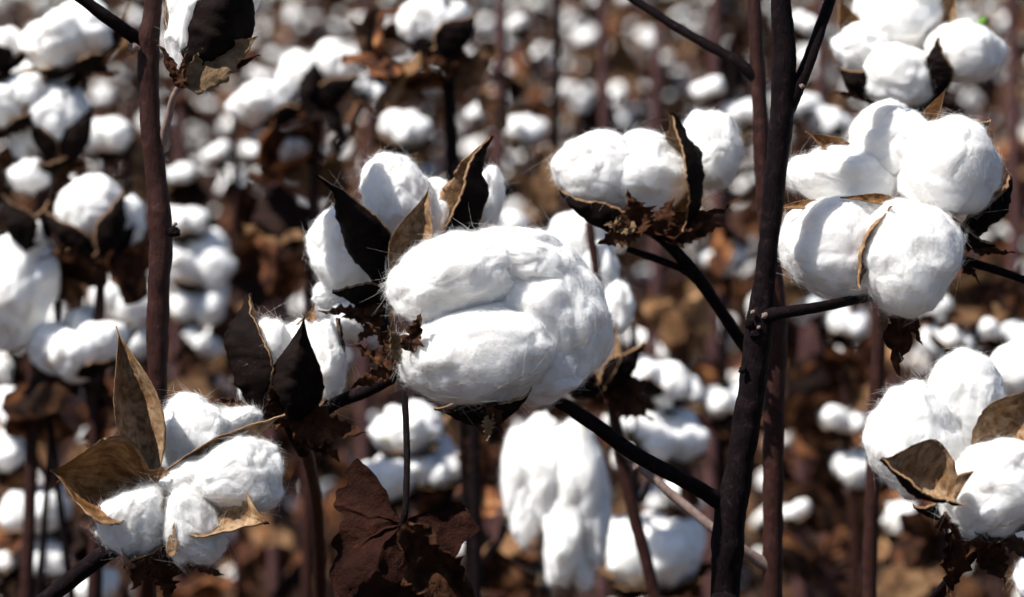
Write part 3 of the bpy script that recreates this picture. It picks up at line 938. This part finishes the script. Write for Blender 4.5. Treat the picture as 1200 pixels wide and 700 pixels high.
def mid_plant(label, d, stem_px, widths, bolls, leaves=(), mat='bark_red', seed=0, group=GROUP):
    """stem_px top to bottom; bolls = (px, py, width px, direction in view axes, distance offset)"""
    x, y = stem_px[-1][:2]
    p = Plant(label, x, 900, d, group)
    p.stalk('stem', stem_px, widths, mat, ground=True)
    S = np.array([at(q[0], q[1], d) for q in stem_px])
    g = np.random.default_rng(seed + 900)
    for i, q in enumerate(bolls):
        px, py, w, di = q[:4]
        dd = d + (q[4] if len(q) > 4 else 0.0)
        D = cv(di if di[1] < 0 else (di[0], di[1] + 0.5, di[2] * 0.45))
        sc_ = w * PX * dd / 0.065 * 0.92
        base = at(px, py, dd) - D * 0.024 * sc_
        TB[(seed + i * 5) % 6].place(p.o, base - p.base, D, g.random() * 6.28, sc_)
        # twig to the stem, joining lower down
        ty = py + 50 + 0.35 * abs(px - x)
        sy = np.array([r_[1] for r_ in stem_px]); sx = np.array([r_[0] for r_ in stem_px])
        ty = min(max(ty, sy.min() + 6), 860)
        J = at(np.interp(ty, sy, sx), ty, d)
        mid = (base + J) / 2 + np.array([0, 0, -0.012]) - D * 0.008
        mb = MB(); mb.add(*tube([base - D * 0.002, base - D * 0.012 * sc_, mid, J], [0.0016, 0.0016, 0.002, 0.0026], 6, 8, seed + i))
        link('branch', mb.mesh('branch', [mat], J), p.o, J)
    for i, (px, py, w, *rest) in enumerate(leaves):
        o = place_leaf(p.o, at(px, py, d + (rest[0] if rest else 0)) - p.base, g, w * PX * d / 0.07)
    return p


UPR, LFT, RGT, FRT = (0, 1, 0.35), (-0.6, 0.8, 0.4), (0.6, 0.8, 0.4), (0.05, 0.4, 1)
HB = {}
_p = mid_plant('cotton plant with a heap of blurred bolls at the frame edge, above the others', 1.72,
          [(52, 30), (50, 180), (40, 380), (36, 560), (30, 860)], [10, 12, 14, 15, 16],
          [(82, 40, 118, (-0.3, 0.6, 0.6)), (14, 118, 92, (-0.6, 0.5, 0.5)), (-8, 60, 80, LFT), (55, 84, 80, FRT, 0.05)],
          [(95, 190, 60), (20, 190, 55), (60, 225, 50), (15, 330, 60), (70, 480, 70)], seed=1)
HB['heap'] = (_p, [(72, 192, 0), [(70, 138, 76, 96, 5, 0.0), (30, 150, 46, 84, 0, -0.01)], [((66, 192, 0.01), (36, 128, 0.012), 34, (0.7, 0.2, -0.6)), ((78, 192, 0.01), (106, 122, 0.006), 40, (-0.7, 0.2, -0.6)), ((70, 194, 0.0), (44, 190, 0.03), 40, (0, 0.8, -0.4))]])
_p = mid_plant('cotton plant whose blurred boll is gripped by black burs, left of the reddish stem', 1.68,
          [(120, 250), (118, 330), (110, 450), (112, 600), (108, 860)], [9, 11, 13, 14, 15],
          [(92, 398, 112, (-0.1, 0.5, 0.9))],
          [(95, 305, 60), (70, 320, 60), (140, 300, 60), (60, 440, 55), (130, 470, 60), (100, 540, 60)], seed=2)
HB['grip'] = (_p, [(118, 302, 0), [(106, 246, 80, 72, 12, 0.0), (150, 262, 40, 60, 0, -0.012)], [((112, 304, 0.012), (54, 246, 0.012), 44, (0.5, 0.5, -0.6)), ((122, 304, 0.014), (142, 222, 0.012), 46, (-0.7, 0.2, -0.6)), ((120, 306, 0.0), (156, 262, 0.0), 46, (-0.6, 0.5, -0.4))]])
HB['hang'] = (_p, [(36, 292, 0), [(18, 334, 92, 150, -14, 0.0), (34, 206, 46, 40, 0, -0.02)], [((34, 294, 0.02), (4, 228, 0.016), 52, (0.6, 0.2, -0.7)), ((44, 290, 0.0), (56, 234, 0.01), 40, (-0.6, 0.2, -0.5))]])
mid_plant('cotton plant with small blurred bolls low down, behind the star-shaped boll', 1.95,
          [(62, 440), (60, 520), (70, 620), (75, 700), (78, 860)], [9, 11, 12, 13, 14],
          [(26, 478, 78, (-0.3, 0.7, 0.6)), (44, 592, 84, (-0.2, 0.8, 0.5)), (6, 528, 60, FRT), (52, 650, 66, FRT), (100, 690, 70, UPR), (0, 660, 60, UPR)],
          [(30, 540, 60), (90, 560, 60), (70, 630, 60), (20, 620, 60), (110, 640, 60)], seed=3)
mid_plant('cotton plant of blurred white bolls glimpsed either side of the straight reddish stem', 2.2,
          [(152, 120), (150, 300), (160, 450), (165, 600), (165, 860)], [8, 10, 11, 12, 13],
          [(146, 345, 88, FRT), (228, 305, 92, (0.2, 0.3, 0.9)), (235, 350, 70, FRT), (120, 160, 68, UPR), (215, 260, 56, UPR), (150, 398, 76, FRT), (235, 400, 50, RGT)],
          [(230, 440, 70), (140, 200, 60), (250, 380, 60), (100, 240, 50), (240, 470, 60)], seed=4)
_p = mid_plant('cotton plant with a blurred chain of bolls between the dark bur and the bluish boll', 1.92,
          [(378, 60), (372, 160), (365, 300), (362, 450), (360, 860)], [8, 10, 12, 14, 15],
          [(346, 174, 36, (0, -0.8, 0.5)), (434, 104, 42, RGT)],
          [(330, 150, 60), (395, 125, 70), (340, 205, 60), (350, 240, 70), (320, 260, 60), (375, 190, 50), (330, 300, 60), (420, 40, 70), (450, 50, 60)], seed=5)
HB['chain'] = (_p, [(362, 128, 0), [(306, 120, 76, 52, 12, 0.006), (350, 90, 48, 62, 0, 0.0), (394, 76, 56, 56, -10, 0.0)], [((362, 130, 0.014), (371, 68, 0.016), 38, (0.2, 0.2, -0.9)), ((372, 128, 0.014), (420, 84, 0.012), 44, (-0.4, 0.6, -0.6)), ((352, 130, 0.01), (300, 146, 0.014), 34, (0.2, 0.8, -0.4))]])
_p = mid_plant('cotton plant with a bluish blurred boll over a black bur, near the top', 1.72,
          [(515, -60), (528, 55), (530, 150), (545, 300), (555, 500), (560, 860)], [8, 9, 10, 12, 14, 15],
          [(472, 150, 58, FRT, 0.4)],
          [(450, 20, 70), (475, 70, 70), (465, 100, 60), (440, 60, 60), (545, 60, 50)], 'bark', seed=6)
HB['bluish'] = (_p, [(522, 66, 0), [(500, 28, 66, 62, 0, 0.0), (528, 20, 50, 44, 10, -0.008)], [((518, 68, 0.014), (556, 14, 0.012), 52, (-0.5, 0.5, -0.6)), ((512, 68, 0.006), (470, 40, 0.0), 36, (0.5, 0.5, -0.4)), ((520, 60, -0.02), (505, -10, -0.02), 60, (0, 0, 1))]])
mid_plant('cotton plant with pale blurred bolls beneath the biggest boll, behind the bent twig', 1.85,
          [(590, 500), (545, 545), (520, 600), (515, 700), (515, 860)], [8, 9, 11, 12, 13],
          [(476, 500, 84, (-0.1, 0.6, 0.7)), (455, 560, 82, (-0.5, 0.5, 0.6)), (510, 545, 74, FRT), (545, 640, 50, FRT, 0.5)],
          [(560, 560, 70), (530, 580, 60), (430, 600, 60), (550, 510, 60), (590, 640, 80)], 'bark', seed=7)
mid_plant('cotton plant with shaded rounded bolls between the hanging lint and the thick stem', 1.86,
          [(742, 380), (748, 480), (742, 600), (740, 700), (738, 860)], [8, 10, 12, 12, 13],
          [(772, 440, 78, (0.3, 0.8, 0.3)), (782, 508, 86, (0.3, 0.4, 0.9)), (762, 645, 120, (-0.1, 0.6, 0.7)), (735, 498, 50, FRT, 0.2), (800, 580, 50, RGT, 0.3), (800, 455, 50, RGT, 0.2)],
          [(740, 450, 60), (760, 470, 60), (800, 540, 60), (830, 660, 60), (705, 540, 50)], 'bark', seed=8)
mid_plant('cotton plant with egg-shaped blurred bolls right of the thick forked stem', 2.15,
          [(1000, 350), (990, 470), (1000, 600), (1002, 720), (1004, 860)], [8, 9, 11, 12, 13],
          [(988, 492, 58, UPR), (1008, 545, 62, FRT), (990, 380, 58, UPR), (948, 360, 44, LFT), (930, 600, 40, LFT)],
          [(960, 330, 60), (960, 420, 70), (970, 450, 60), (1010, 455, 50), (950, 560, 70), (975, 610, 60), (1040, 620, 60), (935, 500, 60)], seed=9)
mid_plant('cotton plant with blurred bluish bolls behind the thick-lobed boll at the frame edge', 1.98,
          [(1150, 330), (1135, 440), (1120, 560), (1100, 700), (1095, 860)], [8, 10, 11, 12, 13],
          [(1112, 402, 62, (0.3, 0.9, -0.3)), (1165, 388, 52, UPR), (1090, 358, 50, LFT), (1045, 610, 70, (0, 0.8, -0.3), 0.3), (1195, 395, 54, RGT)],
          [(1130, 360, 60), (1180, 330, 70), (1160, 345, 60), (1050, 560, 70), (1090, 640, 70), (1060, 660, 70), (1150, 420, 60)], seed=10)
mid_plant('cotton plant with a tall thin bare dark stem rising above the tilted boll', 2.05,
          [(652, -60), (653, 60), (648, 180), (640, 300), (640, 500), (640, 860)], [7, 8, 9, 10, 11, 12],
          [(615, 152, 46, FRT, 0.5), (588, 262, 60, RGT, 0.2), (560, 130, 30, LFT, 0.6), (605, 30, 34, LFT, 0.5)],
          [(590, 110, 50), (620, 210, 60), (655, 300, 60), (600, 330, 60), (570, 650, 80), (620, 690, 80)], 'bark', seed=12)
mid_plant('cotton plant with small blurred bolls tucked behind the upper thick stem', 2.3,
          [(860, 60), (852, 200), (850, 380), (846, 520), (845, 860)], [7, 8, 9, 11, 12],
          [(868, 132, 48, UPR), (830, 105, 40, LFT), (852, 470, 58, FRT), (850, 300, 54, FRT), (935, 120, 50, RGT), (975, 140, 50, RGT), (805, 260, 44, LFT), (945, 30, 40, RGT)],
          [(830, 300, 60), (790, 350, 70), (810, 420, 60), (950, 190, 60), (835, 250, 60), (940, 260, 60), (760, 380, 60), (820, 500, 60)], 'bark', seed=13)
mid_plant('cotton plant with a thin reddish stem between the straight stem and the half-closed boll', 2.35,
          [(274, 120), (276, 220), (272, 350), (280, 480), (282, 860)], [7, 9, 10, 11, 12],
          [(262, 392, 46, FRT), (300, 180, 34, RGT), (205, 210, 46, LFT), (255, 180, 40, LFT)],
          [(305, 230, 60), (330, 270, 70), (310, 330, 70), (250, 330, 60), (240, 240, 60), (300, 560, 70), (320, 600, 70), (350, 660, 60), (250, 680, 60), (290, 640, 70)], seed=14)

def stalk_plant(label, d, pts, w, leaves, seed):
    mid_plant(label, d, pts, [q_ * 1.35 for q_ in w], [], leaves, 'bark_mauve', seed)


stalk_plant('bare thin cotton stalk standing left of the tall bare dark stem', 2.5, [(588, -60), (586, 120), (580, 320), (578, 520), (582, 860)], [9, 10, 11, 13, 14], [(600, 90, 40), (570, 200, 50), (560, 560, 60), (595, 600, 60)], 21)
stalk_plant('bare cotton stalk rising in the gap right of the tilted boll, behind the top twig', 2.6, [(842, -60), (838, 80), (842, 240), (836, 420), (832, 860)], [9, 10, 11, 12, 13], [(850, 60, 50), (825, 160, 50), (815, 420, 60)], 22)
stalk_plant('bare leaning cotton stalk seen under the five-lobed boll', 2.4, [(950, 320), (958, 430), (966, 560), (972, 700), (975, 860)], [8, 9, 10, 11, 12], [(940, 460, 60), (980, 520, 60), (950, 640, 70), (985, 680, 70)], 23)
stalk_plant('bare cotton stalk between the straight reddish stem and the bent twig, low down', 2.6, [(322, 140), (326, 330), (318, 520), (322, 700), (320, 860)], [8, 10, 11, 12, 12], [(335, 300, 50), (300, 620, 70), (340, 660, 60)], 24)
stalk_plant('bare cotton stalk directly below the hanging lint', 2.3, [(598, 480), (590, 580), (584, 700), (584, 860)], [9, 10, 12, 13], [(560, 600, 60), (610, 680, 60), (575, 660, 60)], 25)
stalk_plant('bare cotton stalk just right of the straight reddish stem, behind it', 2.7, [(214, -60), (212, 150), (208, 350), (206, 540), (208, 860)], [8, 9, 10, 11, 12], [(222, 120, 40), (200, 440, 50), (240, 520, 60)], 26)
stalk_plant('bare cotton stalk behind the blurred chain of bolls and the bluish boll', 2.9, [(430, -60), (434, 100), (428, 300), (426, 520), (428, 860)], [8, 9, 10, 11, 12], [(440, 150, 50), (420, 560, 60)], 27)
stalk_plant('bare cotton stalk passing behind the tilted boll and the hanging lint', 2.8, [(704, -60), (708, 110), (712, 320), (706, 540), (708, 860)], [8, 9, 10, 11, 12], [(715, 60, 40), (690, 130, 50)], 28)
stalk_plant('bare cotton stalk behind the tilted boll, under the top twig', 3.0, [(772, 30), (768, 130), (770, 300), (764, 540), (762, 860)], [8, 9, 10, 11, 12], [(780, 90, 40)], 29)
stalk_plant('bare cotton stalk far behind the five-lobed boll, between it and the soft-focus boll', 2.8, [(958, -60), (962, 110), (952, 300), (940, 520), (938, 860)], [8, 9, 10, 11, 12], [(970, 120, 40), (930, 560, 60), (950, 600, 60)], 30)
stalk_plant('bare cotton stalk beyond the five-lobed boll and the thick-lobed boll', 2.6, [(1184, -60), (1188, 160), (1178, 360), (1066, 620), (1060, 860)], [8, 9, 10, 11, 12], [(1180, 330, 60), (1100, 560, 60), (1070, 630, 60)], 31)

for (q, (root, locks, burs)) in HB.values():
    b = q.boll(root[0], root[1], root[2], 24)
    for L_ in locks:
        b.lock(*L_[:5], L_[5], 0.85, 5, 500, 0.9)
    for B_ in burs:
        b.bur(*B_, 0.2, 0.5)
    for k_ in range(3):
        b.bract((root[0], root[1], 0.01), (root[0] + (-34, 4, 36)[k_], root[1] + (6, 30, 4)[k_], 0.012), 30)
    e_ = q.base + np.array([0, 0, 0.75])
    r_ = at(root[0], root[1], q.d)
    mb = MB(); mb.add(*tube([r_, r_ + np.array([0.0, 0.004, -0.02]), (r_ + e_) / 2 + np.array([0, 0.01, -0.02]), e_], [0.0018, 0.0018, 0.0022, 0.0028], 6, 8, 5))
    link('branch', mb.mesh('branch', ['bark'], e_), q.o, e_)

# ================================================================== the field behind: procedural plants
KNOWN = np.array([0.36])


def field_plant_template(seed, full):
    """pieces in plant space: stem mesh, foliage/leaf spots, boll spots"""
    g = np.random.default_rng(seed)
    H = 0.80 + 0.16 * g.random()
    n = 7
    z = np.linspace(-0.02, H, n)
    sx = np.cumsum(g.normal(size=n) * 0.012); sy = np.cumsum(g.normal(size=n) * 0.012)
    S = np.stack([sx - sx[0], sy - sy[0], z], 1)
    stem = MB()
    stem.add(*tube(S, np.linspace(0.0072, 0.0026, n), 3, 7, seed))
    for q in range(2):
        a = g.random() * 6.28
        zz = np.array([0.12, 0.3, 0.55, 0.78 + 0.16 * g.random()]) * H
        rr = np.array([0.0, 0.035, 0.055, 0.06 + 0.05 * g.random()])
        L_ = np.stack([np.interp(zz, z, S[:, 0]) + rr * math.cos(a), np.interp(zz, z, S[:, 1]) + rr * math.sin(a), zz], 1)
        stem.add(*tube(L_, [0.005, 0.0045, 0.0035, 0.0022], 3, 7, seed + 40 + q))
    bolls, leaves, branches = [], [], []
    nb = 13 if full else 12
    for k in range(nb):
        f = 0.34 + 0.66 * (k + g.random() * 0.6) / nb
        f = min(f, 0.99)
        J = np.array([np.interp(f * H, z, S[:, i]) for i in range(3)])
        a = k * 2.4 + g.normal() * 0.4
        L = (0.06 + 0.15 * g.random()) * (1.25 - 0.75 * f)
        di = np.array([math.cos(a), math.sin(a), 0.55 + 0.5 * g.random()])
        E = J + di * L
        Mi = J + di * L * 0.5 + np.array([0, 0, -0.012])
        br = MB()
        br.add(*tube([J, Mi, E], [0.003, 0.0024, 0.0018], 3, 6, seed + k))
        branches.append((br, J))
        nbo = 2
        for j in range(nbo):
            t = 1.0 if j == 0 else 0.35
            P = J + (E - J) * t
            D = norm(np.array([math.cos(a) * 0.7, math.sin(a) * 0.7, 0.9 + 0.3 * g.normal()]) + g.normal(size=3) * 0.35)
            if j: P = P + D * 0.02
            bolls.append((P, D, g.random() * 6.28, 0.34 + 0.40 * g.random(), int(g.integers(0, 6))))
        for j in range(5):
            t = 0.2 + 0.8 * g.random()
            leaves.append((J + (E - J) * t + g.normal(size=3) * 0.02 + np.array([0, 0, -0.01]), 0.28 + 0.45 * g.random(), int(g.integers(0, 5)), (g.normal() * 0.9 - 0.9, g.normal() * 0.8, g.random() * 6.28)))
    for j in range(16):
        f = 0.05 + 0.4 * g.random()
        J = np.array([np.interp(f * H, z, S[:, i]) for i in range(3)])
        leaves.append((J + g.normal(size=3) * 0.05, 0.3 + 0.5 * g.random(), int(g.integers(0, 5)), (g.normal() * 0.9 - 0.9, g.normal() * 0.8, g.random() * 6.28)))
    return stem, branches, bolls, leaves


def rot_to(D, roll):
    q = Vector(D).to_track_quat('Z', 'Y').to_matrix() @ Matrix.Rotation(roll, 3, 'Z')
    return np.array(q)


LEAFLOW = [leaf_grid((0, 0, 0), (0, 0, 1), (0, 1, 0), 0.075, 40 + i, 0.34, 0.5, 3, 14) for i in range(5)]


def foliage_mb(leaves, mb=None, mi=0):
    mb = mb or MB()
    for P, s_, k, e in leaves:
        V, F = LEAFLOW[k]
        mb.add((V * s_) @ np.array(Euler(e).to_matrix()).T + P, F, mi + (1 if k == 0 else 2 if k == 1 else 0))
    return mb


NT = 7
PLT = [field_plant_template(500 + i, True) for i in range(NT)]
STEM_ME, BR_ME, FOL_ME, FAR_ME = [], [], [], []
for i, (stem, br, bo, le) in enumerate(PLT):
    STEM_ME.append(stem.mesh('stem', ['bark_field']))
    BR_ME.append([(b_.mesh('branch', ['bark_field'], J), J) for b_, J in br])
    FOL_ME.append(foliage_mb(le).mesh('foliage', ['leaf_field', 'leaf_tan', 'leaf_black']))
    mb = MB()
    for q_, (P, D, roll, s_, k) in enumerate(bo):
        if q_ % 5 < 3:
            far_boll_mb(200 + k, 1, mb, (rot_to(D, roll), P), s_ * 1.15)
    foliage_mb(le, mb, 3)
    mb.add(np.concatenate(stem.V), stem.F, 6)
    FAR_ME.append(mb.mesh('cotton_plant', BOLL_MATS[:3] + ['leaf_field', 'leaf_tan', 'leaf_black', 'bark_field']))

from mathutils import Quaternion


def field_plant(x, y, i, rz, s, mode):
    if mode == 'far':
        o = bpy.data.objects.new('cotton_plant', FAR_ME[i])
        col.objects.link(o)
    else:
        o = bpy.data.objects.new('cotton_plant', None)
        col.objects.link(o)
        c = bpy.data.objects.new('stem', STEM_ME[i]); col.objects.link(c); c.parent = o
        for me, J in BR_ME[i]:
            c = bpy.data.objects.new('branch', me); col.objects.link(c); c.parent = o; c.location = J
        for (P, D, roll, s_, k) in ([b_ for k_, b_ in enumerate(PLT[i][2]) if k_ % 5 < 3] if mode == 'near' else [b_ for k_, b_ in enumerate(PLT[i][2]) if k_ % 3]):
            c = bpy.data.objects.new('cotton_boll', FB[k]); col.objects.link(c); c.parent = o
            c.location = P; c.scale = (s_,) * 3
            c.rotation_mode = 'QUATERNION'
            c.rotation_quaternion = Vector(D).to_track_quat('Z', 'Y') @ Quaternion((0, 0, 1), roll)
        if mode == 'near':
            for (P, s_, k, e) in PLT[i][3]:
                c = bpy.data.objects.new('leaf', LEAFM[k]); col.objects.link(c); c.parent = o
                c.location = P; c.scale = (s_,) * 3; c.rotation_euler = e
        else:
            c = bpy.data.objects.new('foliage', FOL_ME[i]); col.objects.link(c); c.parent = o
            c['kind'] = 'stuff'
    o.location = (x, y, 0)
    o.rotation_euler = (R(random.uniform(-5, 5)), R(random.uniform(-5, 5)), rz)
    o.scale = (s, s, s)
    return o


g = np.random.default_rng(77)
y = 3.1
row = 0
while y < 17.5:
    half = 0.18 * y * 1.18 + 0.15
    step = 0.30
    x = -half + g.random() * step
    while x < half:
        mode = 'near' if y < 4.6 else ('mid' if y < 8.5 else 'far')
        s = 0.86 + 0.24 * g.random() if y < 5 else 0.92 + 0.26 * g.random()
        o = field_plant(x + g.normal() * 0.05, y + g.normal() * 0.10, int(g.integers(0, NT)), g.random() * 6.28, s, mode)
        tag(o, 'out-of-focus cotton plant of small white bolls and brown leaves filling the field behind', 'cotton plant', 'blurred cotton plants filling the field')
        x += step * (0.8 + 0.4 * g.random())
    y += 0.78
    row += 1

# beyond about eighteen metres: one mass
mb = MB()
gm = np.random.default_rng(78)
LOWV = []
for i in range(NT):
    m_ = MB()
    for (P, D, roll, s_, k) in PLT[i][2]:
        U, F = ico(1)
        m_.add(P + U * 0.028 * s_ * np.array([1, 1, 0.85]) + np.array(D) * 0.02, F, 0)
    for P, s_, k, e in PLT[i][3][::2]:
        V = np.array([[-.04, -.02, 0], [.04, -.02, 0.01], [.03, .06, 0], [-.03, .06, .02]])
        m_.add((V * s_ * 1.5) @ np.array(Euler(e).to_matrix()).T + P, [(0, 1, 2, 3)], 1)
    LOWV.append(m_)
y = 18.3
while y < 34:
    half = 0.18 * y * 1.3 + 1.0
    x = -half
    while x < half:
        m_ = LOWV[gm.integers(0, NT)]
        a = gm.random() * 6.28
        Rz = np.array([[math.cos(a), -math.sin(a), 0], [math.sin(a), math.cos(a), 0], [0, 0, 1]])
        s = 0.95 + 0.25 * gm.random()
        mb.add((np.concatenate(m_.V) * s) @ Rz.T + np.array([x + gm.normal() * 0.05, y + gm.normal() * 0.1, 0]), m_.F, m_.MI)
        x += 0.34
    y += 0.9
y = 2.6
while y < 18.2:
    for sg in (-1, 1):
        x = 0.18 * y * 1.18 + 0.42
        lim = x + 2.6 + 0.08 * y
        while x < lim:
            m_ = LOWV[gm.integers(0, NT)]
            a = gm.random() * 6.28
            Rz = np.array([[math.cos(a), -math.sin(a), 0], [math.sin(a), math.cos(a), 0], [0, 0, 1]])
            s = 0.95 + 0.25 * gm.random()
            mb.add((np.concatenate(m_.V) * s) @ Rz.T + np.array([sg * x + gm.normal() * 0.04, y + gm.normal() * 0.1, 0]), m_.F, m_.MI)
            x += 0.30
    y += 0.8
o = link('far_cotton_field', mb.mesh('far_cotton_field', ['lint_far', 'leaf_field']))
tag(o, 'rest of the cotton field, blurred to white dots over brown', 'cotton field', None, 'stuff')

# ground and litter
mb = MB()
xs = np.concatenate([[-300, -60, -20], np.linspace(-6, 6, 61), [20, 60, 300]])
ys = np.concatenate([[-300, -50, -8], np.linspace(-1, 14, 76), [20, 40, 80, 300]])
gx, gy = np.meshgrid(xs, ys, indexing='ij')
P = np.stack([gx.ravel(), gy.ravel(), np.zeros(gx.size)], 1)
near = (np.abs(P[:, 0]) < 6.1) & (P[:, 1] > -1.1) & (P[:, 1] < 14.1)
P[:, 2] = np.where(near, 0.018 * pn(P * 2.2) + 0.02 * pn(P * 5.1, 4), 0) - 0.01
ny = len(ys)
F = [(i * ny + j, (i + 1) * ny + j, (i + 1) * ny + j + 1, i * ny + j + 1) for i in range(len(xs) - 1) for j in range(ny - 1)]
mb.add(P, F)
tag(link('ground', mb.mesh('ground', ['soil'])), 'brown soil of the cotton field', None, None, 'structure')

mb = MB()
for i in range(2600):
    yy = 1.5 + gm.random() ** 1.4 * 8
    xx = (gm.random() * 2 - 1) * (0.18 * yy * 1.4 + 0.3)
    V, F = LEAFLOW[gm.integers(0, 5)]
    e = (gm.normal() * 0.5, gm.normal() * 0.5, gm.random() * 6.28)
    mb.add((V * (0.6 + 0.7 * gm.random())) @ np.array(Euler(e).to_matrix()).T + np.array([xx, yy, 0.02 + 0.03 * gm.random()]), F, int(gm.integers(0, 3)))
tag(link('leaf_litter', mb.mesh('leaf_litter', ['leaf_field', 'leaf_tan', 'leaf_black'])), 'dry brown leaves littering the soil', 'leaf litter', None, 'stuff')

# ------------------------------------------------------------------ light
SUN = norm(np.array([-0.50, -0.20, 0.85]))
elev = math.asin(SUN[2])
w = bpy.data.worlds.new('World')
sc.world = w
w.use_nodes = True
nt = w.node_tree
bg = nt.nodes['Background']
sky = nt.nodes.new('ShaderNodeTexSky')
sky.sky_type = 'NISHITA'
sky.sun_disc = False
sky.ozone_density = 3.0
sky.sun_elevation = elev
sky.sun_rotation = math.atan2(SUN[0], SUN[1])
nt.links.new(sky.outputs[0], bg.inputs['Color'])
bg.inputs['Strength'].default_value = 0.06
sd = bpy.data.lights.new('sun', 'SUN')
sd.energy = 5.0
sd.angle = R(0.5)
sd.color = (1.0, 0.955, 0.89)
so = bpy.data.objects.new('sun', sd)
col.objects.link(so)
so.rotation_euler = Vector(SUN).to_track_quat('Z', 'Y').to_euler()
so.location = (-3, 0, 6)

cd = bpy.data.cameras.new('camera')
cd.lens = LENS
cd.sensor_width = SENS
cd.clip_start = 0.05
cd.clip_end = 1000
cd.dof.use_dof = True
cd.dof.focus_distance = 1.185
cd.dof.aperture_fstop = 10.0
cam = bpy.data.objects.new('camera', cd)
col.objects.link(cam)
cam.location = CAM
cam.rotation_euler = (R(90) - PITCH, 0, 0)
sc.camera = cam

vs = sc.view_settings
vs.view_transform = 'Standard'
vs.look = 'None'
vs.gamma = 1.0
vs.exposure = 0.68
vs.use_curve_mapping = False
sc.cycles.max_bounces = 6
sc.cycles.diffuse_bounces = 4
sc.cycles.glossy_bounces = 2
sc.cycles.use_denoising = True
